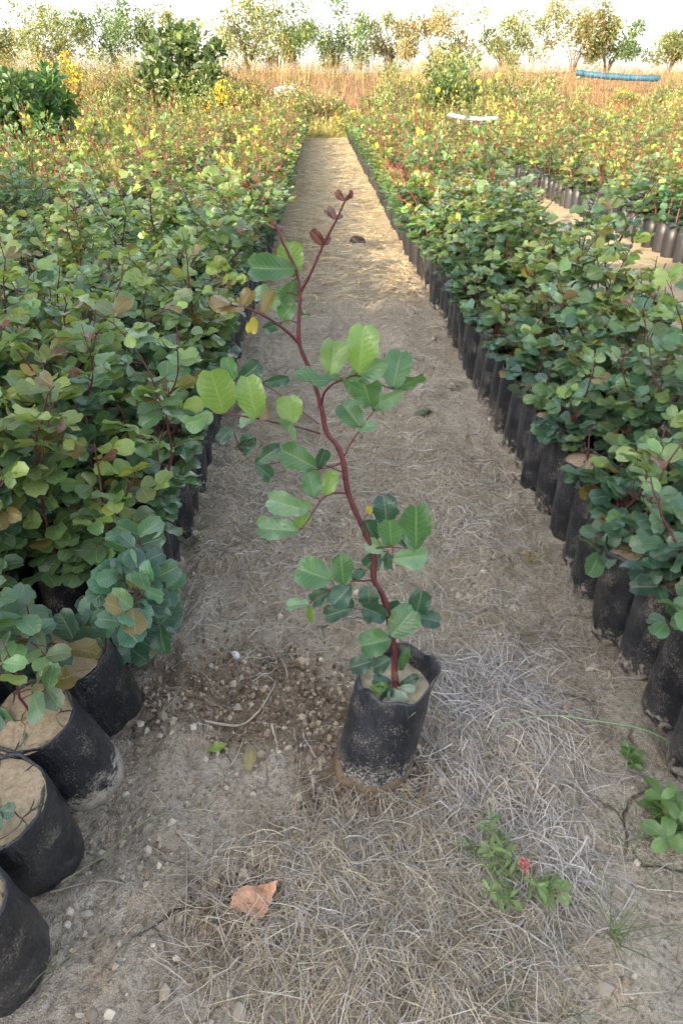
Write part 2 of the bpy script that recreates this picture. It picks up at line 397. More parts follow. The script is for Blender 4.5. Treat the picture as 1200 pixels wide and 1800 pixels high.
def grow(seed, h, dens=1.0, branches=1, lean=(0, 0), size=1.0, low=1.0, youth=.5, age=(.12, .85), hue=None):
    """One seedling above its soil: stem paths and leaflets (base, 3x3 frame, length, colour)."""
    r = np.random.default_rng(seed); stems = []; leaves = []
    tint = np.array([1, 1, 1.12]) if r.random() < .35 else (np.array([1.25, 1.12, .92]) if r.random() < .6 else np.array([1.7, 1.3, .85]))
    tint = tint * r.uniform(.9, 1.25)
    if hue is not None: tint = np.array(hue)
    def shoot(p0, d0, L, r0, lvl, a0, a1, dense):
        n = max(4, int(L / .035)); pts = [np.array(p0, float)]; d = unit(np.array(d0, float))
        for i in range(n):
            d = unit(d + r.normal(0, .16, 3) + np.array([0, 0, .10])); pts.append(pts[-1] + d * L / n)
        pts = np.array(pts); stems.append((pts, r0, r0 * .35)); az = r.random() * 6.28
        nodes = max(2, int(L / .030 * dense))
        for k in range(nodes):
            f = (k + .35 + r.uniform(-.25, .25)) / nodes
            f = f ** (1.25 if lvl == 0 else 1.0)
            q = f * n; i = min(int(q), n - 1); p = pts[i] + (pts[i + 1] - pts[i]) * (q - i)
            az += 2.4 + r.normal(0, .35)
            if lvl == 0 and f > .35 and r.random() < .22: continue
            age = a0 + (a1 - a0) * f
            top = f > .93
            Lr = (.075 if not top else .035) * r.uniform(.7, 1.25) * size * (1 - .35 * f)
            el = r.uniform(-.15, .45) + .55 * f
            ax = np.array([math.cos(az) * math.cos(el), math.sin(az) * math.cos(el), math.sin(el)])
            side = unit(np.cross(ax, [0, 0, 1])); upv = np.cross(side, ax)
            m = 5; rp = np.array([p + ax * Lr * t + np.array([0, 0, -.02 * t * t + .012 * t]) for t in np.linspace(0, 1, m)])
            stems.append((rp, .0016 * size, .0009 * size))
            pairs = 1 if top else (2 if r.random() < .72 else 3)
            for j in range(pairs):
                t = (j + 1) / pairs; b = p + ax * Lr * t + np.array([0, 0, -.02 * t * t + .012 * t])
                for sg in (-1, 1):
                    if r.random() < .12: continue
                    la = unit(ax * r.uniform(.25, .8) + side * sg * r.uniform(.6, 1.0) + np.array([0, 0, r.uniform(-.35, .35)]))
                    nn = unit(upv + side * sg * r.uniform(-.6, .35) + r.normal(0, .42, 3) + np.array([0, -.15, .15]))
                    ll = r.uniform(.050, .076) * size * (1 - .28 * f) * (.45 if top else 1)
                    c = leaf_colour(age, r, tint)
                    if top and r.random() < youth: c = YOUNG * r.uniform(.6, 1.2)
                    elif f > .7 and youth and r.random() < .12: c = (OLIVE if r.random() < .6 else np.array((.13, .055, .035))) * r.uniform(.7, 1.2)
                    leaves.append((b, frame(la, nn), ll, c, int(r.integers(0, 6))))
        return pts
    main = shoot((0, 0, -.015), (lean[0], lean[1], 1), h, .0048 if h > .3 else .0034, 0, age[0], age[1], dens)
    for b in range(branches):
        i = int(len(main) * r.uniform(.25, .65)); az = r.random() * 6.28
        shoot(main[i], (math.cos(az) * .7, math.sin(az) * .7, .8), h * r.uniform(.35, .6), .003, 1, age[0] + .25, age[1] + .05, dens * .95)
    for k in range(int(5 * low)):                                    # low skirt of old dark leaves
        az = r.random() * 6.28; rad = r.uniform(.02, .10); p = np.array([math.cos(az) * rad, math.sin(az) * rad, r.uniform(.015, .06) - max(0, rad - .085) * 2.5])
        stems.append((np.array([[0, 0, .0], p * [.5, .5, 1.1], p]), .0016, .001))
        for sg in (-1, 1):
            la = unit(np.array([math.cos(az + sg * .8), math.sin(az + sg * .8), r.uniform(-.2, .3)]))
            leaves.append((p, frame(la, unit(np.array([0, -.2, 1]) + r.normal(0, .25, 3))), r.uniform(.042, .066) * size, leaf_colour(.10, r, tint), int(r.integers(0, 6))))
    return stems, leaves
def stems_mesh(stems, n=6, mat=None, name='stem'):
    b = MB()
    for p, r0, r1 in stems: tube(b, p, r0, r1, n if r0 > .002 else 4)
    return b.mesh(name, mat or M['stem'])
def foliage_into(b, leaves, tpls):
    for base, R, L, c, v in leaves:
        t = tpls[v % len(tpls)]; b.add(t[0] @ R.T * L + base, t[1], col=c, uv=t[2])

# ------------------------------------------------------------------ grow bags
def bag_mesh(seed, mat, n=26, m=12, h=.30, r=.078, rim=.012):
    g = np.random.default_rng(seed); b = MB(); th = np.arange(n) * 2 * math.pi / n
    prof = [(r * .80, .0)] + [(r * (1.0 + .05 * math.sin(3.14 * t) - .04 * t), .008 + t * (h - .008)) for t in np.linspace(0, 1, m)]
    prof += [(r * .945, h + rim), (r * .90, h + rim * .4), (r * .90, h - .02)]
    ph = g.random(6) * 6.28; V = []
    for k, (rr, z) in enumerate(prof):
        t = z / h
        dr = 1 + .035 * np.sin(2 * th + ph[0]) * t + .025 * np.sin(3 * th + ph[1] + 2 * t) + .020 * np.sin(7 * th + ph[2] + 5 * t) * (.3 + t) + .012 * np.sin(11 * th + ph[3] - 9 * t) + g.normal(0, .006, n)
        zz = z + (.006 * np.sin(2 * th + ph[4]) + .004 * np.sin(5 * th + ph[5])) * (t > .97)
        V.append(np.stack([rr * dr * np.cos(th), rr * dr * np.sin(th), zz], -1))
    V = np.concatenate(V); K = len(prof); i = np.arange(K - 1)[:, None] * n; j = np.arange(n)[None]; k = (j + 1) % n
    b.add(V, np.stack([i + j, i + k, i + n + k, i + n + j], -1).reshape(-1, 4)); 
    b.add(np.concatenate([V[:n], [[0, 0, 0]]]), tris=[[(jj + 1) % n, jj, n] for jj in range(n)])
    return b.mesh('grow_bag', mat)
def soil_mesh(seed, r=.0715, z=.292, n=22):
    g = np.random.default_rng(seed); b = MB(); rr = np.linspace(0, 1, 6)[1:]; th = np.arange(n) * 2 * math.pi / n
    V = [np.array([[0, 0, z + .006]])]
    for q in rr: V.append(np.stack([q * r * np.cos(th), q * r * np.sin(th), z + .006 * (1 - q * q) + g.normal(0, .0016, n)], -1))
    q = []
    for a in range(4):
        for j in range(n): q.append([1 + a * n + j, 1 + (a + 1) * n + j, 1 + (a + 1) * n + (j + 1) % n, 1 + a * n + (j + 1) % n])
    b.add(np.concatenate(V), q, [[0, 1 + j, 1 + (j + 1) % n] for j in range(n)]); return b.mesh('soil', M['soil'])
BAGS = [bag_mesh(i, M['bag'] if i % 3 else M['bag_clean'], rim=.006 + .006 * (i % 3)) for i in range(6)]
SOILS = [soil_mesh(i) for i in range(4)]
CLEANBAG = bag_mesh(31, M['bag_clean'], r=.088, rim=.004); MUDBAG = bag_mesh(32, mat_bag('black_plastic_splashed', .22), r=.086, rim=.004)
BIGSOIL = soil_mesh(33, r=.082, z=.296)

# ------------------------------------------------------------------ where every seedling stands
def in_view(x, y, z=.45, m=70):
    for zz in (z, .2, .0):
        px, py, d = proj((x, y, zz))
        if d > .2 and -m < px < 1200 + m and py < 1850: return True
    return False
spots = []                                                            # side, row, x, y
def rows(side, x0, sgn, nrow, pitch, y0, y1):
    for j in range(nrow):
        y = y0 + random.uniform(0, pitch)
        while y < y1:
            xx = x0 + sgn * (j * pitch + pitch * .5); spots.append((side, j, xx + random.gauss(0, .010), y + random.gauss(0, .010)))
            y += pitch * random.uniform(.98, 1.06)
rows('R', XR, 1, 4, .165, .62, YEND)
rows('R', XR + .66, 1, 5, .165, 9.4, YEND); rows('R', XR + .66, 1, 1, .165, 5.2, 9.4)
rows('L', XL, -1, 5, .165, 1.30, YEND)
rows('R2', GX1, 1, 40, .22, 2.5, YEND + .5)
rows('L2', LX1, -1, 36, .22, 2.0, YEND + .3)
spots = [s for s in spots if in_view(s[2], s[3], m=90 if s[3] < 4 else 190) and s[3] < YEND + random.uniform(-.6, .6)]
# inner near-left rows begin farther off: the leaning bags stand there
spots = [s for s in spots if not (s[0] == 'L' and s[3] < 1.50 and s[1] < 2) and not (s[0] == 'L' and s[3] < 1.3)]
spots.sort(key=lambda s: s[3])
ORD = ['edge row', 'second row', 'third row', 'fourth row', 'fifth row', 'sixth row', 'seventh row', 'eighth row']
def seedling_params(side, row, x, y):
    r = random.random()
    if side == 'R':
        if row == 0: h = random.uniform(.10, .24) if 1.7 < y < 2.9 and r < .75 else random.uniform(.20, .36)
        elif row == 1: h = random.uniform(.22, .36) if y < 2.9 else random.uniform(.26, .42)
        else: h = random.uniform(.30, .46)
        if row >= 1 and r < .16: h += random.uniform(.15, .32)
        if row in (2, 3): h += .08
        if row >= 2 and 4 < y < 9.5: h += .08
    else:
        h = random.uniform(.30, .48) if row == 0 else random.uniform(.34, .56)
        if y < 2.4 and row in (1, 2, 3): h = random.uniform(.46, .66)
        if r < .18: h += random.uniform(.15, .34)
    if y > 6: h *= .95
    return h
def seedling_label(side, row, h):
    look = 'short' if h < .27 else ('tall red-stemmed' if h > .56 else 'mid-height')
    where = {'R': 'path-side block on the blue pipe side', 'L': 'path-side block on the glossy bush side'}.get(side)
    if where: return '%s bagged seedling, %s of the %s' % (look, ORD[min(row, 7)], where)
    return '%s bagged seedling in the outer block beyond the gap, %s side' % (look, 'blue pipe' if side == 'R2' else 'glossy bush')
def pot_thing(x, y, label, group, rotz, tilt=None, bag=None, soil=None):
    z = gz1(x, y) - .012
    root = empty('potted_seedling', (x, y, z), label, 'seedling', group)
    if tilt is not None:                                              # axis of the bag leans towards tilt = (dx, dy) over its height
        ax = Vector((tilt[0], tilt[1], .30)).normalized(); root.rotation_mode = 'QUATERNION'
        root.rotation_quaternion = ax.to_track_quat('Z', 'Y') @ Vector((0, 0, 1)).rotation_difference(Vector((0, 0, 1)))
    else: root.rotation_euler = (random.gauss(0, .035), random.gauss(0, .035), rotz)
    obj('grow_bag', bag or random.choice(BAGS), root).rotation_euler[2] = random.uniform(0, 6.28)
    obj('soil', soil or random.choice(SOILS), root)
    return root
def leaves_as_objects(root, leaves, z0=.296):
    for b, R, L, c, v in leaves:
        o = bpy.data.objects.new('leaf', LM[v]); COL.objects.link(o); o.parent = root
        mt = Matrix(((*(R[0] * L), b[0]), (*(R[1] * L), b[1]), (*(R[2] * L), b[2] + z0), (0, 0, 0, 1)))
        o.matrix_basis = mt; o.color = (*c, 1)
def raised(stems, z0=.296): return [(np.asarray(p) + [0, 0, z0], a, b) for p, a, b in stems]

N_IND, N_LEAF = 300, 130
TALL = [(-.56, 1.64, .62), (-.90, 1.75, .78), (-1.05, 2.05, .80), (-.72, 2.3, .66), (-.6, 2.9, .62), (-1.2, 3.0, .75), (-.85, 3.6, .8), (1.2, 1.75, .62), (1.35, 2.2, .6), (1.05, 3.0, .66), (1.2, 3.9, .66), (1.32, 1.5, .55)]
OVER = {}
for tx, ty, th_ in TALL:
    OVER[min(range(len(spots)), key=lambda i: (spots[i][2] - tx) ** 2 + (spots[i][3] - ty) ** 2)] = th_
VARI = {}
def variant(cls, k):                                                  # joined foliage for seedlings farther off
    if (cls, k) not in VARI:
        h = {'short': .22, 'mid': .38, 'tall': .58}[cls] * (1 + .06 * (k - 2))
        st, lv = grow(900 + 17 * k + len(cls), h, 1.15, {'short': 0, 'mid': 1, 'tall': 2}[cls], size=1.02, low=2.4)
        fb = MB(); foliage_into(fb, [(b_ + np.array([0, 0, .296]), R_, L_, c_, v_) for b_, R_, L_, c_, v_ in lv], LT2)
        VARI[(cls, k)] = (stems_mesh(raised(st), 5), fb.mesh('foliage', M['leaf_joined']), h)
    return VARI[(cls, k)]
for i, (side, row, x, y) in enumerate(spots[:N_IND]):
    h = OVER.get(i) or seedling_params(side, row, x, y); rz = random.uniform(0, 6.28)
    group = 'seedlings in black bags in the nursery blocks'
    root = pot_thing(x, y, seedling_label(side, row, h), group, rz)
    if i < N_LEAF:
        edge = side == 'R' and row == 0 and h < .2
        root.rotation_euler[2] = 0
        lean = (.10 if side == 'R' and row < 2 else (.22 if side == 'L' and row == 0 else 0)) + random.gauss(0, .06)
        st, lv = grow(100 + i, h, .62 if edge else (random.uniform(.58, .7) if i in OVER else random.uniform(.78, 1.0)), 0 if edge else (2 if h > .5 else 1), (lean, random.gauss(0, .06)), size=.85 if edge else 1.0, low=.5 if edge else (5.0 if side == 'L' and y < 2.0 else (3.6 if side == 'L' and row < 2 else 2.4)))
        obj('stem', stems_mesh(raised(st)), root); leaves_as_objects(root, lv)
    else:
        cls = 'short' if h < .27 else ('tall' if h > .56 else 'mid'); sm, fm, vh = variant(cls, random.randrange(5))
        s_ = obj('stem', sm, root); f_ = obj('foliage', fm, root); f_['kind'] = 'stuff'

# the rest of the nursery, beyond the 300 nearest: one mass
FARV4 = np.array([[0, 0, 0], [-.40, .60, .06], [0, 1, -.08], [.40, .60, .06]]); FARQ4 = np.array([[0, 3, 2, 1]])
def far_variant(k, lod):
    st, lv = grow(3000 + k * 7 + lod, .37 * (1 + .07 * (k % 7 - 3)), [.95, .85][lod], 1 if lod else 2, size=[.98, 1.0][lod], youth=.85, low=1.6)
    FVt, FQt = (FARV, FARQ) if lod == 0 else (FARV4, FARQ4); n = len(FVt)
    v = np.concatenate([FVt @ R.T * L + b for b, R, L, c, _ in lv]) + [0, 0, .296]; q = np.concatenate([FQt + n * i for i in range(len(lv))])
    c = np.concatenate([np.repeat(np.array(c)[None], n, 0) for b, R, L, c, _ in lv])
    sb = MB()
    for p, a, b2 in raised(st):
        if a > .0025: tube(sb, np.concatenate([p[::2], p[-1:] + (p[-1:] - p[-2:-1]) * 1.2]), a * 1.4, b2 * 2.0, 3)
    return v, q, c, np.concatenate(sb.V), np.concatenate(sb.Q)
FV = [[far_variant(k, l) for k in range(10)] for l in (0, 1)]
fol, stm, bagb = MB(), MB(), MB()
th8 = np.arange(8) * math.pi / 4; ring = np.stack([np.cos(th8), np.sin(th8), th8 * 0], -1)
bagv = np.concatenate([ring * .074 + [0, 0, -.01], ring * .080 + [0, 0, .15], ring * .075 + [0, 0, .30]])
bagq = [[a * 8 + j, a * 8 + (j + 1) % 8, (a + 1) * 8 + (j + 1) % 8, (a + 1) * 8 + j] for a in (0, 1) for j in range(8)]
bagtop = [[16, 17, 18, 19], [16, 19, 20, 23], [23, 20, 21, 22]]
far_spots = spots[N_IND:]
for side, row, x, y in far_spots:
    v, q, c, sv, sq = FV[0 if y < 8 else 1][random.randrange(10)]
    a = random.uniform(0, 6.28); R = np.array([[math.cos(a), -math.sin(a), 0], [math.sin(a), math.cos(a), 0], [0, 0, 1]])
    sc = random.uniform(.85, 1.2); up = random.uniform(.75, 1.2) if random.random() > .15 else random.uniform(1.35, 2.1)
    if row == 0: sc *= 1.22
    S = np.array([sc, sc, up]); tr = np.array([x, y, gz1(x, y)]); t = random.uniform(.75, 1.25); yl = random.uniform(.92, 1.28)
    off = np.array([0, 0, .296]) * (1 - S)
    sh = np.array([{'L': .05, 'R': -.02}.get(side, 0) if row == 0 else 0, 0, -.04 if row == 0 else 0])
    fol.add((v * S + off) @ R.T + tr + sh, q, col=c * t * np.array([yl * 1.12, 1.12, .85])); stm.add((sv * S + off) @ R.T + tr, sq, col=np.array((.21, .052, .045)) * t)
    if row < 2 or (side == 'L' and row > 3) or random.random() < .15:
        bagb.add(bagv + tr, bagq + bagtop, col=np.array((.03, .03, .034)) * random.uniform(.6, 1.6))
mass = tag(obj('seedling_mass', fol.mesh('seedling_mass', M['leaf_far'])), 'dense far rows of green seedlings with reddish tips stretching to the dry bank', 'seedlings', kind='stuff')
tag(obj('stem', stm.mesh('stem', M['stem_far']), mass), kind='stuff'); tag(obj('grow_bag', bagb.mesh('grow_bag', M['bag_far']), mass), kind='stuff')
print('spots', len(spots), 'far', len(far_spots), 'y of 300th', spots[N_IND - 1][3], 'leaf limit', spots[N_LEAF - 1][3])

# ------------------------------------------------------------------ leaning bags at the near end of the left block
def leaning(base_px, top_px, label, bag, h=None, seed=0, **kw):
    b = gnd(*base_px); t = gnd(*top_px, .285)
    root = pot_thing(b[0], b[1], label, 'leaning bags at the near end of the block', 0, tilt=(t[0] - b[0], t[1] - b[1]), bag=bag, soil=BIGSOIL)
    if h:
        st, lv = grow(seed, h, **kw); obj('stem', stems_mesh(raised(st)), root); leaves_as_objects(root, lv)
    return root
leaning((232, 1118), (228, 1085), 'upright dusty black bag with bushy dark seedling behind the leaning bags', MUDBAG, .40, 501, dens=1.1, branches=2, low=3.0, age=(.0, .4), hue=(.85, 1, 1.1), youth=0)
leaning((190, 1245), (118, 1140), 'leaning black bag of cracked tan soil with a few large bright leaves', CLEANBAG, .16, 502, dens=.7, branches=0, size=1.15, low=.2, lean=(-.2, .1))
leaning((155, 1368), (52, 1262), 'glossy leaning black bag splashed with mud, sparse dark round leaves', MUDBAG, .22, 503, dens=.6, branches=0, size=1.0, low=.5, lean=(-.15, .25))
leaning((70, 1500), (-8, 1408), 'leaning black bag of bare yellowish soil, almost leafless, next to the crumbled clay', CLEANBAG, .07, 504, dens=.9, branches=0, size=.7, low=.2, lean=(-.6, 0))
leaning((0, 1690), (-95, 1590), 'tipped black bag, endmost of the leaning bags, its soil hidden', CLEANBAG)
leaning((70, 1205), (15, 1130), 'small leaning bag of bare tan soil wedged behind the cracked-soil bag', BAGS[0], .30, 506, dens=.7, branches=1, low=.4)
leaning((10, 1330), (-75, 1235), 'dark leaning bag wedged beside the mud-splashed bag', BAGS[3], .34, 507, dens=.8, branches=1, low=.6)

# ------------------------------------------------------------------ the lone seedling on the path
def SY(py): return 1.075 + (1205 - py) / 865 * .075
hz = gz1(.115, 1.03)
hero = empty('potted_seedling', (.092, 1.032, hz - .006), 'tall lanky seedling in mud-based black bag standing alone on the path', 'seedling')
HB = np.array([.092, 1.032, hz - .006])
def hero_bag():
    n, m = 48, 26; g = np.random.default_rng(5); b = MB(); th = np.arange(n) * 2 * math.pi / n
    tops = at(697, 1190, 1.075) - HB; h = .278
    prof = [(.0, .004), (.05, .0), (.074, .004), (.086, .018)] + [(.0885 - .006 * t, .018 + t * (h - .018)) for t in np.linspace(.06, 1, m - 4)]
    V = []
    for k, (rr, z) in enumerate(prof):
        t = z / h
        dr = 1 + .03 * np.sin(2 * th + .4) * t + .018 * np.sin(3 * th + 2 + 2 * t) + .014 * np.sin(5 * th + 1 + 4 * t) * (1 - t * .3) + .010 * np.sin(9 * th - 5 * t) + g.normal(0, .004, n) * (k > 2)
        belly = 1 + .035 * math.exp(-((t - .12) / .1) ** 2) - .03 * math.exp(-((t - .27) / .05) ** 2)
        zz = np.full(n, z)
        if t > .9:                                                    # rim: dipping at the front left, a corner pulled out to the right
            k2 = (t - .9) / .1
            zz = zz + k2 * (.016 * np.sin(th + 1.1) + .012 * np.cos(3 * th + .5) + .007 * np.sin(7 * th))
            dr = dr + k2 * (.16 * np.exp(-(((th + .15 + math.pi) % (2 * math.pi) - math.pi) / .30) ** 2) - .10 * np.exp(-((th - 3.5) / .35) ** 2) + .05 * np.exp(-((th - 2.3) / .3) ** 2))
        x = rr * dr * belly * np.cos(th) + (tops[0]) * t; y = rr * dr * belly * np.sin(th) + tops[1] * t
        V.append(np.stack([x, y, zz], -1))
    inner = V[-1] * [1, 1, 1]; c = inner.mean(0)
    V.append((inner - c) * [.97, .97, 1] + c - [0, 0, .002]); V.append((inner - c) * [.95, .95, .3] + c - [tops[0] * .2, 0, .05])
    K = len(V); i = np.arange(K - 1)[:, None] * n; j = np.arange(n)[None]; k = (j + 1) % n
    b.add(np.concatenate(V), np.stack([i + j, i + k, i + n + k, i + n + j], -1).reshape(-1, 4))
    return b.mesh('grow_bag', M['bag_hero']), tops, h
hb, tops, hh = hero_bag(); obj('grow_bag', hb, hero)
sb = MB(); g = np.random.default_rng(8); th = np.arange(30) * 2 * math.pi / 30; V = [np.array([[0, 0, 0.0]])]
for q in np.linspace(.16, 1, 6): V.append(np.stack([q * .082 * np.cos(th), q * .082 * np.sin(th), g.normal(0, .0025, 30) - .004 * q], -1))
q = [[1 + a * 30 + j, 1 + (a + 1) * 30 + j, 1 + (a + 1) * 30 + (j + 1) % 30, 1 + a * 30 + (j + 1) % 30] for a in range(5) for j in range(30)]
sb.add(np.concatenate(V) + [tops[0] * .86, tops[1] * .86, hh - .040], q, [[0, 1 + j, 1 + (j + 1) % 30] for j in range(30)])
obj('soil', sb.mesh('soil', mat_plain('pale_dry_soil', (.50, .44, .32), (.33, .26, .17), 45, .95, .7)), hero)

def hp(px, py, dy=0.0): return at(px, py, SY(py) + dy) - HB
TW = []                                                               # twig paths leaves hang from
def hero_tube(name, pix, r0, r1, n=8, parent=hero, dy=None, knots=0.0):
    pts = spline([hp(x, y, (dy[i] if dy else 0)) for i, (x, y) in enumerate(pix)], 5)
    b = MB(); tube(b, pts, r0, r1, n, knots=knots); TW.append(pts); return obj(name, b.mesh(name, M['stem']), parent)
main = hero_tube('stem', [(697, 1222), (694, 1195), (692, 1140), (683, 1088), (673, 1048), (657, 1020), (657, 975), (641, 935), (613, 870), (603, 812), (592, 783), (574, 760), (566, 722), (555, 682), (541, 642), (526, 604), (525, 560), (527, 520), (522, 480), (510, 452), (497, 425), (486, 398)], .0068, .0020, 12, knots=.30)
bb = MB(); tube(bb, spline([hp(697, 1222), hp(695, 1205), hp(693, 1180), hp(692, 1150)], 4), .0105, .0062, 10); obj('root_collar', bb.mesh('root_collar', mat_plain('brown_bark', (.22, .10, .065), (.12, .06, .045), 70, .8, .5, bdist=.003)), main)
for pix, dy, r in [([(528, 513), (545, 482), (569, 428), (591, 386), (606, 353), (616, 338)], [0, -.01, -.02, -.03, -.035, -.04], .0026),
                   ([(526, 604), (505, 583), (478, 563), (455, 550), (431, 541), (400, 534)], [0, -.02, -.04, -.06, -.07, -.075], .0029),
                   ([(565, 712), (569, 692), (582, 677), (600, 668), (625, 660), (648, 668), (690, 684)], [0, -.02, -.035, -.045, -.04, -.03, -.02], .0024),
                   ([(600, 668), (628, 690), (652, 712)], [-.045, -.02, .0], .0016),
                   ([(606, 801), (614, 783), (628, 762), (645, 737), (658, 721)], [0, .02, .035, .045, .05], .0019),
                   ([(562, 762), (530, 752), (490, 744), (450, 735), (395, 727), (372, 728)], [0, -.015, -.03, -.045, -.055, -.055], .0021),
                   ([(611, 868), (594, 866), (575, 871), (560, 885), (548, 905), (530, 930)], [0, -.02, -.03, -.04, -.05, -.055], .0022),
                   ([(655, 965), (672, 962), (690, 962), (712, 964), (731, 964)], [0, -.02, -.03, -.04, -.045], .0019),
                   ([(641, 935), (655, 930), (672, 926), (684, 918)], [0, .02, .03, .03], .0015),
                   ([(654, 1020), (636, 1021), (618, 1022), (598, 1027), (580, 1036), (545, 1060)], [0, -.015, -.03, -.035, -.04, -.05], .0019),
                   ([(677, 1068), (665, 1070), (650, 1072), (618, 1070)], [0, -.01, -.02, -.02], .0014),
                   ([(686, 1105), (700, 1098), (716, 1090), (731, 1083)], [0, .02, .03, .04], .0015),
                   ([(603, 812), (585, 820), (565, 824), (552, 826)], [0, .01, .015, .02], .0015),
                   ([(602, 830), (560, 815), (500, 812), (450, 816), (420, 790)], [0, .03, .05, .06, .06], .0014),
                   ([(560, 745), (520, 715), (470, 680), (415, 668)], [0, .04, .07, .08], .0014)]:
    hero_tube('branch', pix, r, r * .45, 6, main, dy)
HC = {'B': (.130, .225, .055), 'G': (.056, .138, .058), 'D': (.028, .078, .058), 'P': (.120, .220, .125), 'R': (.105, .026, .024), 'O': (.155, .088, .030), 'Y': (.30, .26, .05), 'S': (.26, .33, .28)}
HL = [  # base x,y  tip x,y  width  depth  colour  roll
 (604,352,591,335,14,-.035,'R',.2),(607,352,619,335,9,-.03,'R',.9),(590,385,572,363,17,-.03,'R',.3),(591,385,601,370,12,-.02,'R',.8),(567,430,547,405,19,-.02,'R',.3),(568,430,578,413,13,-.015,'R',.8),
 (486,400,470,392,9,0,'R',.6),(490,410,497,396,8,0,'R',.6),(484,398,481,385,6,0,'R',.2),
 (519,472,436,472,46,-.01,'G',.25),(514,486,508,424,46,.02,'B',.15),(517,492,500,534,32,.015,'G',.4),(482,517,446,516,28,.02,'P',.5),(518,530,490,563,32,.015,'G',.3),(494,566,462,582,20,.02,'D',.4),(528,540,541,562,9,.02,'G',.9),(520,505,470,538,30,.03,'P',.2),
 (430,541,367,527,22,-.075,'O',.95),(426,540,442,508,26,-.07,'O',.2),(461,554,478,510,22,-.05,'O',.5),(446,556,440,586,21,-.05,'Y',.3),(405,534,372,520,20,-.08,'O',1.0),
 (581,660,589,595,47,-.05,'B',.1),(630,656,641,569,55,-.055,'B',.1),(609,665,678,640,36,-.03,'P',.6),(597,667,516,674,26,-.06,'G',1.0),(690,684,704,613,50,-.01,'G',.15),(692,684,747,660,20,0,'G',.9),(651,712,636,664,52,-.02,'G',.2),(655,712,706,690,28,0,'P',.6),(601,668,640,690,22,-.065,'G',1.0),
 (633,750,600,706,44,.03,'G',.1),(630,757,660,746,18,.035,'P',.8),(656,722,672,700,26,.06,'G',.3),
 (393,728,369,646,62,-.055,'B',.05),(374,728,322,750,32,-.06,'P',.7),(450,734,434,664,50,-.05,'B',.1),(450,735,478,716,22,-.04,'O',.9),(512,746,507,694,46,-.03,'B',.1),(511,742,509,758,42,-.045,'P',.9),(448,736,420,744,22,-.05,'P',.8),
 (462,672,507,668,20,.08,'D',.5),(412,668,396,626,27,.08,'G',.2),(420,668,458,640,36,.08,'D',.3),(405,668,372,650,30,.09,'D',.3),
 (408,752,384,778,24,.06,'D',.3),(450,768,418,796,27,.06,'D',.3),(450,814,486,787,28,.06,'D',.2),(449,817,482,842,29,.06,'D',.2),(425,792,440,764,25,.07,'D',.4),
 (556,823,491,788,46,.0,'G',.1),(560,822,571,787,24,.02,'D',.3),(553,876,541,828,36,-.035,'G',.5),(572,871,586,826,26,-.03,'B',.4),(541,898,467,877,42,-.05,'P',.25),(526,934,450,928,40,-.055,'P',.35),(521,938,543,880,24,-.05,'B',.9),(560,826,540,850,24,.02,'G',.6),
 (680,926,675,874,46,.03,'D',.1),(688,962,684,912,42,-.02,'G',.15),(731,965,731,886,55,-.045,'G',.05),(690,982,753,976,38,-.035,'P',.45),(661,952,639,912,33,.02,'D',.2),(675,966,643,953,27,-.01,'P',.5),(667,972,643,998,35,.01,'D',.3),(682,970,683,1005,20,.0,'D',.6),(646,903,651,890,13,.02,'Y',.2),(715,962,701,930,30,.03,'D',.3),
 (580,1020,523,998,56,-.04,'G',.1),(603,1026,600,979,40,-.035,'G',.2),(619,1020,639,1003,18,-.01,'D',.4),(581,1036,548,1060,28,-.04,'D',.3),(545,1060,502,1066,20,-.05,'P',.7),(616,1030,583,1065,42,-.035,'D',.2),(618,1070,567,1083,33,-.02,'D',.2),(543,1064,548,1102,15,-.05,'B',.4),(650,1072,646,1036,36,-.02,'D',.2),(676,1084,638,1068,38,-.02,'D',.2),(681,1086,705,1058,34,.02,'D',.2),(731,1082,742,1039,40,.04,'D',.2),(731,1085,774,1092,32,.04,'D',.3),(620,1068,596,1048,24,.01,'D',.3),
 (686,1118,729,1070,54,-.03,'G',.05),(687,1124,631,1136,50,-.035,'G',.1),(655,1162,616,1174,34,-.03,'D',.2),(686,1158,655,1176,32,-.02,'D',.3),
 (688,1207,671,1242,24,-.03,'D',.3),(698,1212,708,1238,28,-.035,'S',.3),(704,1204,735,1188,15,-.01,'D',.3),(704,1208,729,1211,15,-.02,'S',.3),(686,1202,653,1194,24,-.01,'D',.3),(684,1206,650,1212,20,-.02,'B',.4),(704,1176,714,1146,18,.02,'G',.3),(690,1212,684,1232,18,-.03,'S',.4)]
def petiole(p, q):
    m = (p + q) / 2 + np.array([0, 0, .004]); b = MB(); tube(b, spline([p, m, q], 3), .0013, .0009, 5)
    obj('leaf_stalk', b.mesh('leaf_stalk', M['stem']), main)
allp = np.concatenate(TW)
rr = np.random.default_rng(21)
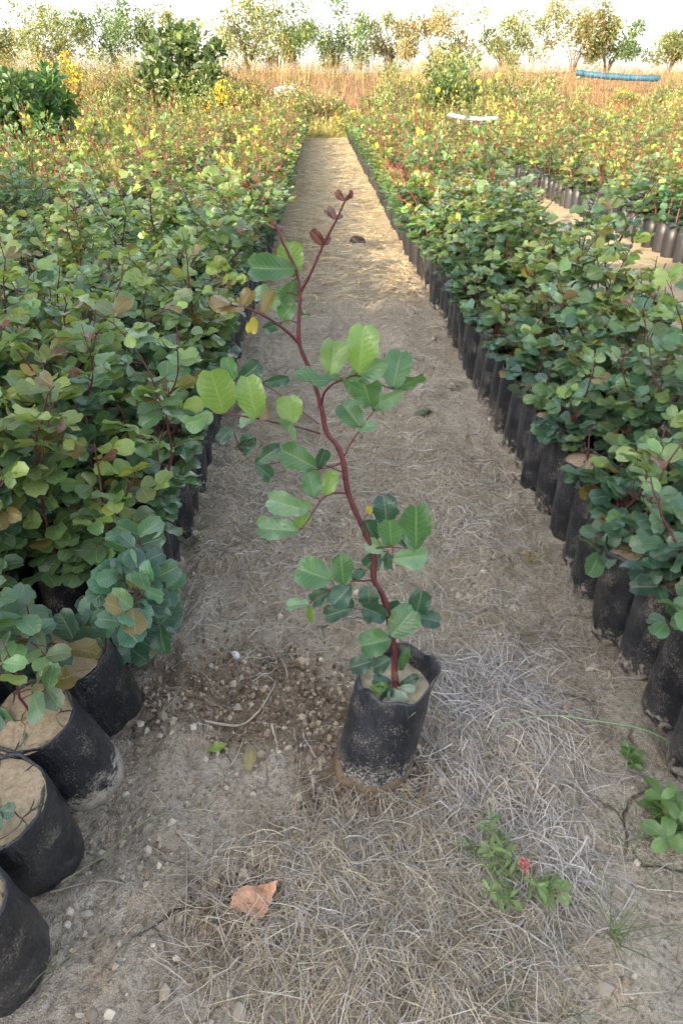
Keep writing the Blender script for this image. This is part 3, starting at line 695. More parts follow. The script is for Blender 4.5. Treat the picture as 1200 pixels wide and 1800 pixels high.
for k, (bx, by, tx, ty, w, d, cc, roll) in enumerate(HL):
    B = hp(bx, by, d); T = hp(tx, ty, d + rr.uniform(-.022, .018)); L = np.linalg.norm(T - B)
    if abs(d - 0) > -1:
        dist = np.linalg.norm(allp - B, axis=1); j = dist.argmin()
        if .004 < dist[j]: petiole(allp[j], B)
    depth = (B + HB - CP) @ FW; Wm = w / FPX * depth
    ax = unit(T - B); view = unit(CP - (B + HB + T + HB) / 2)
    nrm = unit(view - ax * (view @ ax)); sgn = 1 if rr.random() < .5 else -1
    sd = np.cross(ax, nrm); nr = unit(nrm * math.cos(roll * .8) + sd * math.sin(roll * .8) * sgn + np.array([0, 0, .0]))
    if cc in 'O': nr = -nr
    tp = leaf_template(8, 14, Wm / L / max(.45, math.cos(roll * .8)), rr.uniform(.18, .55), rr.uniform(-.15, .42), rr.uniform(.05, .12), seed=400 + k)
    me = leaf_mesh('leaf', tp, M['leaf']); R = frame(ax, nr)
    o = obj('leaf', me, hero, color=np.clip(np.array(HC[cc]) * rr.uniform(.85, 1.18), 0, 1))
    o.matrix_basis = Matrix(((*(R[0] * L), B[0]), (*(R[1] * L), B[1]), (*(R[2] * L), B[2]), (0, 0, 0, 1)))

# ------------------------------------------------------------------ straw, grass and crumbs
def strands(mb, x, y, az, L, w, lift, arch, bend, col, seg=5, base=0.0, elev=None):
    """Thin curved blades. Lying when elev is None (following the ground), else rising at elev."""
    n = len(x); t = np.linspace(0, 1, seg + 1)[None]
    a = az[:, None] + bend[:, None] * t; st = L[:, None] / seg
    if elev is None:
        dx = np.cumsum(np.cos(a) * st, 1); dy = np.cumsum(np.sin(a) * st, 1); X = x[:, None] + dx; Y = y[:, None] + dy
        Z = gz(X, Y) + .0015 + lift[:, None] + arch[:, None] * np.sin(t * math.pi) + base
    else:
        e = elev[:, None] - arch[:, None] * t
        X = x[:, None] + np.cumsum(np.cos(a) * np.cos(e) * st, 1) - (np.cos(a) * np.cos(e) * st)[:, :1]
        Y = y[:, None] + np.cumsum(np.sin(a) * np.cos(e) * st, 1) - (np.sin(a) * np.cos(e) * st)[:, :1]
        Z = gz(x, y)[:, None] - .004 + base + np.cumsum(np.sin(e) * st, 1) - (np.sin(e) * st)[:, :1]
        Z = np.maximum(Z, gz(X, Y) - .003)
    ww = w[:, None] * np.clip(1.05 - t, .12, 1) ** .6 * .5
    wa = a + math.pi / 2; tw = RNG.uniform(-.9, .9, (n, 1))
    ox = np.cos(wa) * ww * np.cos(tw); oy = np.sin(wa) * ww * np.cos(tw); oz = ww * np.sin(tw)
    P = np.stack([np.stack([X - ox, Y - oy, Z - oz], -1), np.stack([X + ox, Y + oy, Z + oz], -1)], 2).reshape(-1, 3)
    k = 2 * (seg + 1); i = np.arange(n)[:, None] * k + np.arange(seg)[None] * 2
    q = np.stack([i, i + 1, i + 3, i + 2], -1).reshape(-1, 4)
    mb.add(P, q, col=np.repeat(col, k, 0))
def pick(cols, n, jit=.2):
    c = np.array(cols)[RNG.integers(0, len(cols), n)]; return c * RNG.uniform(1 - jit, 1 + jit, (n, 1))
TAN = [(.46, .385, .27), (.38, .305, .20), (.54, .475, .365), (.30, .24, .165), (.48, .435, .365)]
GREY = [(.50, .47, .45), (.38, .35, .34), (.60, .57, .54), (.27, .24, .23), (.46, .40, .34)]
GREEN = [(.10, .15, .05), (.14, .18, .07), (.07, .11, .04), (.20, .21, .10)]
def scatter(n, dens, x0, x1, y0, y1):
    xs, ys = [], []
    while sum(map(len, xs)) < n:
        x = RNG.uniform(x0, x1, n * 2); y = RNG.uniform(y0, y1, n * 2); k = RNG.random(n * 2) < dens(x, y); xs.append(x[k]); ys.append(y[k])
    return np.concatenate(xs)[:n], np.concatenate(ys)[:n]
def d_near(x, y):                                                     # mats of dead grass in front of the bag and along the ridge
    a = np.exp(-((x - .10) / .20) ** 2 - ((y - .74) / .15) ** 2) * 1.3
    b = np.exp(-((x - .37) / .11) ** 2) * (1 - sstep(1.5, 2.6, y)) * .75
    c = np.exp(-((x - .2) / .3) ** 2) * sstep(1.25, 1.7, y) * .65
    e = np.exp(-((x + .15) / .3) ** 2) * sstep(1.35, 2.0, y) * .4
    p = vnoise(x * 7, y * 7, 11)
    return np.clip((np.maximum(np.maximum(a, b), np.maximum(c, e)) * (.35 + 1.1 * p)) * (1 - .9 * soil_patch(x, y)) * (1 - .8 * np.exp(-((x - .62) / .09) ** 2 - ((y - 1.15) / .3) ** 2)), 0.012, 1)
def lay(mb, n, dens, box, cols, L=(.04, .14), w=(.0011, .0028), lift=.006, arch=.012, bend=1.2, az=None, azs=1.0):
    x, y = scatter(n, dens, *box)
    a = RNG.uniform(0, 6.28, n) if az is None else RNG.normal(az, azs, n) + (RNG.random(n) < .5) * math.pi
    strands(mb, x, y, a, RNG.uniform(*L, n), RNG.uniform(*w, n), RNG.random(n) ** 2 * lift, RNG.random(n) ** 2 * arch, RNG.normal(0, bend, n), pick(cols, n))
b = MB()
lay(b, 7500, d_near, (-.45, .78, .42, 3.2), TAN, w=(.0009, .0021), bend=.7)
lay(b, 2000, lambda x, y: np.exp(-((x - .40) / .11) ** 2) * sstep(.62, .85, y) * np.clip(vnoise(x * 7, y * 4, 14) * 2.2 - .65, .02, 1) * (1 - sstep(1.6, 2.4, y)), (.12, .78, .45, 2.4), GREY, L=(.05, .17), lift=.012, arch=.02, bend=.7, az=1.9, azs=.7)
lay(b, 7500, lambda x, y: np.exp(-((x - .10) / .21) ** 2 - ((y - .71) / .14) ** 2) * (.3 + vnoise(x * 12, y * 12, 12)), (-.35, .6, .42, 1.05), TAN + GREY[:2] + [(.22, .17, .11), (.26, .22, .16)], L=(.04, .13), w=(.0009, .0020), lift=.018, arch=.022, bend=.75)
lay(b, 6000, lambda x, y: np.clip(vnoise(x * 5, y * 5, 33) * 1.8 - .35, .08, 1) * (1 - .5 * soil_patch(x, y)), (-.45, .76, .95, 2.6), TAN + GREY + [(.16, .13, .10), (.20, .15, .10), (.12, .12, .07)], L=(.03, .12), w=(.0008, .0020), lift=.008, arch=.014, bend=.7)
lay(b, 8000, lambda x, y: np.clip(vnoise(x * 4, y * 3, 13) * 1.8 - .35, .1, 1), (-.45, .76, 1.8, 6.5), TAN + GREY + [(.18, .14, .10), (.22, .17, .11)], L=(.04, .14), w=(.0014, .0032), lift=.008, arch=.014)
tag(obj('dry_straw', b.mesh('dry_straw', M['straw'])), 'tangled mats of dead straw and grey grass lying along the path', 'straw', kind='stuff')
b = MB()
lay(b, 11000, lambda x, y: .25 + .75 * vnoise(x * 3, y * 1.4, 13), (-.46, .78, 5.0, 23.5), [(.60, .48, .29), (.46, .35, .20), (.68, .58, .38), (.30, .22, .12), (.24, .19, .10)], L=(.06, .20), w=(.0025, .0075), lift=.010, arch=.02)
lay(b, 3500, lambda x, y: .25 + .75 * vnoise(x * 3, y * 1.4, 13), (GX0 - .1, GX1 + .1, 3.0, 16), [(.60, .47, .26), (.50, .38, .20), (.66, .55, .34)], L=(.06, .16), w=(.002, .005), lift=.01, arch=.02)
tag(obj('straw_litter', b.mesh('straw_litter', M['straw'])), 'golden straw litter covering the sunlit far stretch of the path', 'straw', kind='stuff')
b = MB()                                                              # sparse green grass
n = 900; x, y = scatter(n, lambda x, y: np.clip(np.exp(-((x - .35) / .18) ** 2) * vnoise(x * 8, y * 8, 15) * 1.2 + .5 * np.exp(-((x - .62) / .12) ** 2 - ((y - .6) / .2) ** 2), 0, 1), -.4, .78, .42, 3.5)
strands(b, x, y, RNG.uniform(0, 6.28, n), RNG.uniform(.03, .10, n), RNG.uniform(.0012, .0022, n), None, RNG.uniform(.3, 2.0, n), RNG.normal(0, .5, n), pick(GREEN, n), elev=RNG.uniform(.4, 1.4, n))
n = 500; x, y = scatter(n, lambda x, y: np.clip(vnoise(x * 3, y * 3, 17) * 1.6 - .7, 0, 1), -.46, .78, 2.0, 16)
strands(b, x, y, RNG.uniform(0, 6.28, n), RNG.uniform(.04, .12, n), RNG.uniform(.002, .004, n), None, RNG.uniform(.3, 1.6, n), RNG.normal(0, .5, n), pick(GREEN, n), elev=RNG.uniform(.6, 1.4, n))
tag(obj('sparse_grass', b.mesh('sparse_grass', M['grass'])), 'thin green grass blades sprouting through the dead straw', 'grass', kind='stuff')

ICO_T = np.array([[0,11,5],[0,5,1],[0,1,7],[0,7,10],[0,10,11],[1,5,9],[5,11,4],[11,10,2],[10,7,6],[7,1,8],[3,9,4],[3,4,2],[3,2,6],[3,6,8],[3,8,9],[4,9,5],[2,4,11],[6,2,10],[8,6,7],[9,8,1]])
_p = (1 + 5 ** .5) / 2
ICO_V = np.array([[-1,_p,0],[1,_p,0],[-1,-_p,0],[1,-_p,0],[0,-1,_p],[0,1,_p],[0,-1,-_p],[0,1,-_p],[_p,0,-1],[_p,0,1],[-_p,0,-1],[-_p,0,1]]) / math.hypot(1, _p)
b = MB()
def crumbs(n, dens, box, s0, s1, cols):
    x, y = scatter(n, dens, *box); s_ = s0 + (s1 - s0) * RNG.random(n) ** 3
    v = ICO_V[None] * (1 + RNG.normal(0, .20, (n, 12, 1))) * s_[:, None, None] * RNG.uniform(.6, 1.25, (n, 1, 3))
    v = v + np.stack([x, y, gz(x, y) + s_ * .25], -1)[:, None]
    b.add(v.reshape(-1, 3), tris=(ICO_T[None] + 12 * np.arange(n)[:, None, None]).reshape(-1, 3), col=np.repeat(pick(cols, n, .3), 12, 0))
crumbs(3600, lambda x, y: soil_patch(x, y), (-.48, .4, .5, 1.7), .0012, .0085, [(.22, .16, .11), (.30, .23, .16), (.17, .12, .08), (.40, .33, .25)])
crumbs(2600, lambda x, y: .25 + .6 * (x < -.1) * (y < 1.3), (-.5, .76, .45, 2.6), .0012, .008, [(.42, .355, .275), (.36, .30, .22), (.47, .41, .33), (.28, .22, .16)])
crumbs(650, lambda x, y: .15 + .85 * (vnoise(x * 9, y * 9, 31) > .5) * (x < .0) * (y < 1.25) + .5 * (vnoise(x * 6, y * 6, 32) > .6), (-.5, .76, .42, 2.2), .003, .014, [(.42, .355, .27), (.36, .30, .225), (.50, .45, .37), (.30, .24, .17)])
crumbs(900, lambda x, y: .5 + 0 * x, (-.46, .77, 2.5, 8), .003, .013, [(.46, .40, .30), (.38, .31, .22)])
tag(obj('soil_crumbs', b.mesh('soil_crumbs', M['clod'], smooth=False)), 'loose crumbs of dry soil and grit scattered over the path', 'soil crumbs', kind='stuff')

# ------------------------------------------------------------------ single stones, leaves, twigs, weeds
def stone(px, py, size, label, col=None, flat=.7, name='stone', y=None):
    p = gnd(px, py) if y is None else at(px, py, y); g = np.random.default_rng(int(px * 7 + py)); bm = MB()
    n1, n2 = 9, 14; V = []
    for i in range(n1):
        for j in range(n2):
            a = math.pi * i / (n1 - 1); t = 2 * math.pi * j / n2; V.append([math.sin(a) * math.cos(t), math.sin(a) * math.sin(t), math.cos(a) * flat])
    V = np.array(V); ds = g.normal(0, 1, (7, 3)); ds /= np.linalg.norm(ds, axis=1, keepdims=True)
    for d in ds:
        k = V @ d; lim = g.uniform(.5, .8); V = V - np.maximum(k - lim, 0)[:, None] * d
    V = V * size * g.uniform(.75, 1.25, 3)
    q = [[i * n2 + j, (i + 1) * n2 + j, (i + 1) * n2 + (j + 1) % n2, i * n2 + (j + 1) % n2] for i in range(n1 - 1) for j in range(n2)]
    bm.add(V, q); m = M['stone'] if col is None else mat_plain('stone_tone', col, tuple(c * .6 for c in col), 50, .9, .5)
    o = obj(name, bm.mesh(name, m, smooth=False)); o.location = (p[0], p[1], gz1(p[0], p[1]) + size * flat * .35); o.rotation_euler[2] = g.uniform(0, 6)
    return tag(o, label, 'stone')
for px, py, s_, lb, c in [(415, 1160, .014, 'white chalky stone lying above the brown soil patch', (.75, .72, .66)), (508, 1330, .011, 'small tan pebble left of the lone bag base', None),
                       (532, 1255, .012, 'brown clod at the upper edge of the soil patch', (.22, .17, .12)), (536, 1278, .010, 'small clod touching the brown clod beside the soil patch', (.30, .24, .18)),
                       (334, 1387, .009, 'pale yellow pebble on cracked clay near the leaning bags', (.5, .42, .28)), (700, 1655, .013, 'pale stone nested in the dead grass mat', (.48, .44, .36)),
                       (222, 1400, .008, 'white pebble on cracked clay by the mud-splashed bag', (.62, .58, .5)), (372, 1180, .009, 'grey pebble beside the white chalky stone', (.4, .37, .33)),
                       (828, 1110, .012, 'reddish tan stone on the pale clay ridge', (.36, .23, .15)), (345, 1625, .016, 'ochre lump of clay beside the curled dry leaf', (.34, .26, .16)),
                       (120, 1630, .010, 'pale pebble near the tipped endmost bag', (.55, .5, .42))]:
    stone(px, py, s_, lb, c)
stone(627, 427, .085, 'dark angular lump lying on the sunlit path', (.05, .04, .035), .55, 'soil_lump')

def dead_leaf(px, py, L, rz, col, label, pitch=.15, W=.75, name='fallen_leaf', up=.006, seed=3):
    p = gnd(px, py); me = leaf_mesh(name, leaf_template(6, 9, W, .25, .3, .09, seed=seed), M['leaf'])
    o = obj(name, me, color=col); o.scale = (L, L, L); o.location = (p[0], p[1], gz1(p[0], p[1]) + up); o.rotation_euler = (pitch, .1, rz)
    return tag(o, label, 'leaf')
def curled_leaf():
    p = gnd(445, 1595); g = np.random.default_rng(2); n = 12; bm = MB(); V = []
    for i in range(n + 1):
        for j in range(n + 1):
            u, v = i / n * 2 - 1, j / n * 2 - 1
            k = 1 + .06 * math.sin(u * 9) + .05 * math.sin(v * 11 + 2)
            V.append([.036 * u * k, .026 * v * (1 + .25 * u) * k + .010 * u, .010 * u * u + .012 * v * v * u + .004 * math.sin(u * 5 + v * 4) + .010])
    i = np.arange(n)[:, None] * (n + 1) + np.arange(n)[None]
    bm.add(V, np.stack([i, i + n + 1, i + n + 2, i + 1], -1).reshape(-1, 4))
    m = NT('dry_leaf_brown'); oc = m.co(); sp = m.ramp(m.noise(oc, 150, 4, .7), .56, .66)
    c = m.mix(m.ramp(m.noise(oc, 40, 4), .3, .7), (.52, .30, .19), (.40, .20, .115)); c = m.mix(m.math('MULTIPLY', sp, .8), c, (.16, .06, .035)); m.l(c, m.b.inputs['Base Color']); m.b.inputs['Roughness'].default_value = .7
    o = obj('fallen_leaf', bm.mesh('fallen_leaf', m.m)); o.location = (p[0], p[1], gz1(p[0], p[1]) + .010); o.rotation_euler = (.28, .12, -.35)
    tag(o, 'dry curled orange-brown leaf on the dead grass', 'leaf')
curled_leaf()
dead_leaf(365, 1330, .045, -1.3, (.22, .32, .06), 'fresh yellow-green fallen leaf on the path beside the soil patch', .3, .55)
dead_leaf(437, 1372, .055, -.1, (.20, .17, .08), 'olive brown fallen leaf propped upright beside the green fallen leaf', .9, .5, up=.012, seed=5)
dead_leaf(318, 958, .045, .4, (.30, .22, .03), 'yellow withered leaf at the foot of the block edge', .8, .7, up=.05, seed=8)

def twig(pix, r0, label, z=.006, name='twig', mat=None, col=(.40, .34, .27), zs=None, cat='twig', r1=None):
    pts = []
    for i, (x, y) in enumerate(pix):
        zz = zs[i] if zs else z; p = gnd(x, y, zz); p[2] = gz1(p[0], p[1]) + zz; pts.append(p)
    o0 = pts[0].copy(); pts = spline(pts, 6) - o0; bm = MB(); tube(bm, pts, r0, r1 or r0 * .4, 6, col=col, knots=.2 if cat == 'twig' else 0)
    o = obj(name, bm.mesh(name, mat or M['straw'])); o.location = o0; return tag(o, label, cat)
twig([(362, 1280), (420, 1278), (455, 1262), (475, 1230), (483, 1205), (465, 1190)], .0035, 'crooked pale twig curving over the brown soil patch', .005)
twig([(560, 820), (600, 815), (635, 808), (640, 795), (628, 780)], .004, 'bleached hooked twig lying in straw behind the lone seedling', .006)
twig([(90, 1570), (190, 1560), (270, 1590)], .0028, 'split dry stalk running out from the tipped bag', .006)
twig([(110, 1560), (180, 1510), (260, 1460), (345, 1420)], .0022, 'long thin green-brown stalk reaching from the tipped bag over cracked clay', .01, col=(.22, .22, .12))
twig([(325, 1650), (330, 1560), (328, 1440)], .0017, 'straight pale straw stalk standing on end over the clay', .006)
twig([(385, 1640), (410, 1690), (480, 1710)], .0024, 'pale stalk bent round the dry curled leaf', .006)
twig([(478, 1282), (486, 1312)], .004, 'short pale splinter of wood on the soil patch', .005, col=(.5, .42, .32))
twig([(1205, 1312), (1130, 1292), (1040, 1280), (950, 1280), (862, 1290)], .0022, 'long arching green grass blade reaching out from the bags', zs=[.02, .10, .13, .11, .06], name='long_grass', col=(.22, .36, .20), cat='grass', mat=M['grass'], r1=.001)
twig([(1000, 960), (1030, 880), (1020, 830), (985, 760)], .0012, 'thin dry grass stalk leaning on the bags of the blue pipe side', zs=[.0, .08, .14, .20], name='grass_stalk', col=(.36, .36, .20), cat='grass')
twig([(1130, 1230), (1150, 1170), (1130, 1120), (1160, 1080)], .0014, 'thin greenish stalk in front of the path-edge bags', zs=[.0, .05, .10, .14], name='grass_stalk', col=(.30, .32, .16), cat='grass')
for k, (x0, y0, lb, n_, L0) in enumerate([(1105, 1505, 'green grass tuft on the clay ridge', 16, .09), (1075, 1660, 'long green grass tuft among the dead straw', 20, .16), (95, 1690, 'jointed green stems sprouting beside the tipped bag', 7, .10), (340, 960, 'green grass clump at the foot of the block edge', 26, .10)]):
    p = gnd(x0, y0); bm = MB(); n = n_
    X = p[0] + RNG.normal(0, .012, n); Y = p[1] + RNG.normal(0, .012, n)
    strands(bm, X - 0, Y, RNG.uniform(0, 6.28, n), RNG.uniform(.5, 1.2, n) * L0, RNG.uniform(.002, .0036, n), None, RNG.uniform(.2, 1.3, n), RNG.normal(0, .4, n), pick(GREEN[:2], n), elev=RNG.uniform(.7, 1.5, n))
    tag(obj('grass_tuft', bm.mesh('grass_tuft', M['grass'])), lb, 'grass')

def weed(px, py, seed, nst, hgt, label, lw, ll, col, flowers):
    p = gnd(px, py); root = empty('weed', (p[0], p[1], gz1(p[0], p[1]) - .003), label, 'weed'); r = np.random.default_rng(seed)
    lm = leaf_mesh('leaf', leaf_template(2, 6, lw, .3, .3, .04, seed=seed), M['leaf'])
    for s_ in range(nst):
        a = s_ / nst * 6.28 + r.uniform(-.4, .4); L = hgt * r.uniform(.6, 1.1); pts = [np.zeros(3)]; d = unit(np.array([math.cos(a) * .9, math.sin(a) * .9, .55]))
        for i in range(6): d = unit(d + r.normal(0, .14, 3) + [0, 0, .07]); pts.append(pts[-1] + d * L / 6)
        pts = np.array(pts); bm = MB(); tube(bm, pts, .0017, .001, 5); obj('stem', bm.mesh('stem', mats_green), root)
        for i in range(1, 7):
            for sg in ((-1, 1) if i < 6 else (-1, 1, 0, 2)):
                aa = math.atan2(d[1], d[0]) + (sg * 1.25 if sg != 2 else 3.1) + r.normal(0, .3); la = unit(np.array([math.cos(aa), math.sin(aa), r.uniform(.0, .7)]))
                R = frame(la, unit(np.array([0, 0, 1]) + r.normal(0, .3, 3))); k = ll * r.uniform(.6, 1.1); b_ = pts[i]
                o = obj('leaf', lm, root, color=np.array(col) * r.uniform(.7, 1.35))
                o.matrix_basis = Matrix(((*(R[0] * k), b_[0]), (*(R[1] * k), b_[1]), (*(R[2] * k), b_[2]), (0, 0, 0, 1)))
        if s_ < flowers:
            tip = np.array([-.004, .0, .075]); bm = MB(); tube(bm, spline([[0, 0, 0], [.004, .002, .035], tip], 3), .0018, .0014, 5); obj('stem', bm.mesh('stem', mats_green), root); fb = MB()
            for i in range(60):
                la = unit(r.normal(0, 1, 3) + [0, 0, 1.2]); R = frame(la, unit(r.normal(0, 1, 3))); t_ = leaf_template(2, 2, .5, .2, .1, 0, seed=i)
                fb.add(t_[0] @ R.T * .0125 + tip + r.normal(0, .0035, 3), t_[1], col=np.array((.56, .27, .27)) * r.uniform(.7, 1.3))
            obj('flower', fb.mesh('flower', M['grass']), root)
    return root
mats_green = mat_plain('green_stem', (.16, .20, .07), (.20, .12, .07), 50, .6, .1)
weed(915, 1560, 3, 8, .10, 'leafy green weed with a pink flower head on the dead grass', .30, .032, (.16, .24, .08), 1)
weed(862, 1500, 9, 4, .07, 'small slender green weed next to the pink-flowered weed', .22, .028, (.12, .20, .06), 0)
weed(1185, 1470, 4, 5, .08, 'broad-leaved green weed at the foot of the path-edge bags', .6, .05, (.13, .22, .07), 0)
weed(1105, 1345, 6, 3, .03, 'tiny green sprout on the bare clay ridge', .5, .022, (.10, .18, .05), 0)
weed(742, 740, 7, 2, .03, 'tiny sprout on the clay behind the lone seedling', .6, .03, (.06, .12, .05), 0)
weed(935, 985, 8, 4, .04, 'small yellowish weed on the clay ridge', .2, .02, (.36, .30, .08), 0)

DRY = [(.36, .235, .115), (.30, .18, .085), (.42, .29, .15), (.25, .15, .075), (.34, .24, .13)]
# ------------------------------------------------------------------ the dry bank and the bushes behind the nursery
def leaf_cloud(mb, centre, rad, n, size, cols, seed, clumps=26, flat=1.0):
    r = np.random.default_rng(seed); cc = r.normal(0, 1, (clumps, 3)); cc /= np.linalg.norm(cc, axis=1, keepdims=True)
    cc *= r.uniform(.35, 1.0, (clumps, 1)) * np.array(rad); cr = r.uniform(.22, .42, clumps) * min(rad); ct = r.uniform(.7, 1.3, clumps)
    k = r.integers(0, clumps, n); d = r.normal(0, 1, (n, 3)); d /= np.linalg.norm(d, axis=1, keepdims=True)
    P = cc[k] + d * (cr[k] * r.random(n) ** .45)[:, None] + np.array(centre)
    P[:, 2] = np.maximum(P[:, 2], .05)
    ax = d + r.normal(0, .6, (n, 3)) + [0, 0, .15]; ax /= np.linalg.norm(ax, axis=1, keepdims=True)
    nr = r.normal(0, .7, (n, 3)) + [0, 0, .8]; X = np.cross(ax, nr); X /= np.linalg.norm(X, axis=1, keepdims=True); Z = np.cross(X, ax)
    L = size * r.uniform(.6, 1.3, n); F = FARV * flat_w(flat)
    v = P[:, None] + L[:, None, None] * (F[None, :, 0:1] * X[:, None] + F[None, :, 1:2] * ax[:, None] + F[None, :, 2:3] * Z[:, None])
    c = np.array(cols)[r.integers(0, len(cols), n)] * (r.uniform(.75, 1.25, n) * ct[k])[:, None]
    mb.add(v.reshape(-1, 3), (FARQ[None] + 6 * np.arange(n)[:, None, None]).reshape(-1, 4), col=np.repeat(c, 6, 0)); return P
def flat_w(f): return np.array([f, 1, 1])
def bush(name, px, Y, rad, n, size, cols, label, seed, flat=1.0, flowers=None, trunk=True, zc=None, cat='bush', fruit=None):
    p = at(px, 130, Y); x, y = p[0], p[1]; z0 = gz1(x, y); root = empty(name, (x, y, z0), label, cat); zc = zc or rad[2] * .95
    bm = MB(); P = leaf_cloud(bm, (0, 0, zc), rad, n, size, cols, seed, flat=flat); tag(obj('crown', bm.mesh('crown', M['leaf_far']), root), kind='stuff')
    r = np.random.default_rng(seed + 1); tb = MB()
    for k in range(7):
        a = r.uniform(0, 6.28); e = np.array([math.cos(a) * rad[0] * .7, math.sin(a) * rad[1] * .7, zc + r.uniform(-.2, .6) * rad[2]])
        tube(tb, spline([[0, 0, -.05], e * [.25, .25, .5] + r.normal(0, .05, 3), e], 4), .03 if rad[2] < 1.5 else .06, .008, 5)
    obj('trunk', tb.mesh('trunk', M['bark']), root)
    if flowers:
        fb = MB(); leaf_cloud(fb, (0, 0, zc + rad[2] * .15), np.array(rad) * 1.03, flowers[0], flowers[1], flowers[2], seed + 5); tag(obj('flowers', fb.mesh('flowers', M['grass']), root), kind='stuff')
    if fruit:
        ib = MB(); tpts = np.array([[math.sin(t) , 0, -math.cos(t)] for t in np.linspace(.01, 3.13, 8)])
        th = np.arange(10) * math.pi / 5; V = np.concatenate([np.stack([q[0] * np.cos(th), q[0] * np.sin(th), np.full(10, q[2])], -1) for q in tpts]) * .075
        ib.add(V, [[i * 10 + j, i * 10 + (j + 1) % 10, (i + 1) * 10 + (j + 1) % 10, (i + 1) * 10 + j] for i in range(7) for j in range(10)])
        fm = ib.mesh('fruit', mat_plain('yellow_fruit', (.75, .48, .03), (.66, .42, .02), 40, .45, .1))
        for fx, fy in fruit:
            d = ray(fx, fy); q = CP + d * ((Y - rad[1] * .92) / d[1]); obj('fruit', fm, root, loc=(q[0] - x, q[1] - y, q[2] - z0))
    return root
GR1 = [(.06, .11, .03), (.09, .15, .04), (.13, .18, .05)]; GR2 = [(.16, .20, .06), (.22, .24, .08), (.12, .15, .05)]; DK = [(.03, .06, .02), (.05, .09, .03), (.08, .12, .03)]
YF = [(.62, .46, .03), (.55, .36, .03), (.70, .55, .06)]
bush('glossy_bush', 22, 13.5, (.95, .85, .62), 2600, .15, [(.05, .12, .03), (.08, .16, .04), (.04, .09, .03)], 'dense glossy green bush standing over the seedlings at the nursery edge', 61, .6, zc=1.02)
bush('broadleaf_tree', 320, 27.5, (1.6, 1.2, 1.25), 2400, .24, DK + [(.14, .18, .05)], 'dark broad-leaved tree behind the yellow-flowering bush', 62, .7, zc=1.45, cat='tree')
bush('flowering_bush', 395, 25.6, (1.05, .8, .62), 1500, .10, GR2, 'yellow-flowering bush in front of the dark broad-leaved tree', 63, .5, (900, .085, YF), zc=.75)
bush('flowering_bush', 112, 26.6, (.75, .7, .95), 1100, .11, GR2, 'yellow-flowering bush near the glossy green bush', 64, .5, (480, .09, YF), zc=1.1)
bush('fruit_tree', 800, 26.0, (1.55, 1.1, 1.05), 2600, .13, GR1 + [(.16, .19, .04)], 'round green tree bearing yellow fruit on the dry bank', 65, .7, zc=1.15, cat='tree', fruit=[(860, 142), (842, 144), (875, 131), (742, 110), (770, 158), (735, 168)])
bush('goldenrod_clump', 602, 23.6, (.42, .4, .35), 700, .08, GR2 + [(.3, .25, .06)], 'low yellowing weed clump at the far end of the path', 66, .4, (160, .05, [(.55, .32, .03), (.6, .42, .05)]), zc=.35)
bush('scrub_bush', 200, 28.5, (1.3, .9, .9), 1300, .12, GR2 + [(.3, .2, .1)], 'olive scrub bush between the broad-leaved tree and the glossy bush', 67, .4, zc=1.1)
bush('scrub_bush', 690, 27.0, (1.0, .8, .75), 1200, .10, GR2 + [(.26, .17, .08)], 'thin olive scrub beside the fruit tree', 68, .4, zc=.8)
bush('scrub_bush', 935, 26.2, (.9, .8, .55), 900, .10, GR2 + [(.34, .16, .08)], 'reddish green scrub between the fruit tree and the blue pipe', 69, .4, zc=.6)
bush('scrub_bush', 1185, 24.8, (.8, .8, .62), 1000, .11, GR1 + GR2, 'green scrub bush at the end of the blue pipe', 70, .5, (120, .07, YF), zc=.75)
bush('scrub_bush', 20, 29.5, (1.6, 1.0, 1.0), 1200, .13, GR2 + [(.34, .22, .08)], 'brownish scrub bush behind the glossy green bush', 71, .4, zc=1.1)
b = MB(); n = 17000; x = RNG.uniform(-17, 17, n); y = RNG.uniform(24.0, 37, n); tall = .35 + 1.0 * vnoise(x * .6, y * .6, 21)
strands(b, x, y, RNG.uniform(0, 6.28, n), RNG.uniform(.4, 1.1, n) * tall, RNG.uniform(.008, .022, n), None, RNG.uniform(.1, 1.2, n), RNG.normal(0, .4, n), pick(DRY + [(.24, .23, .08), (.34, .29, .08), (.20, .21, .07)], n, .3), seg=4, elev=RNG.uniform(.8, 1.55, n))
n = 2600; x = RNG.uniform(-.6, 1.0, n); y = RNG.uniform(23.2, 25.5, n)
strands(b, x, y, RNG.uniform(0, 6.28, n), RNG.uniform(.15, .6, n), RNG.uniform(.006, .016, n), None, RNG.uniform(.1, 1.0, n), RNG.normal(0, .4, n), pick([(.34, .32, .12), (.5, .42, .14), (.22, .24, .08)], n, .3), seg=4, elev=RNG.uniform(.8, 1.55, n))
n = 2200; x = RNG.uniform(-17, 17, n); y = RNG.uniform(24.0, 33, n)
strands(b, x, y, RNG.uniform(0, 6.28, n), RNG.uniform(.6, 1.5, n), RNG.uniform(.012, .024, n), None, RNG.uniform(.0, .5, n), RNG.normal(0, .3, n), pick([(.28, .11, .07), (.22, .10, .06), (.33, .17, .09)], n, .3), seg=4, elev=RNG.uniform(1.2, 1.57, n))
tag(obj('dry_grass', b.mesh('dry_grass', M['straw'])), 'tall dry golden grass covering the bank behind the nursery', 'grass', kind='stuff')

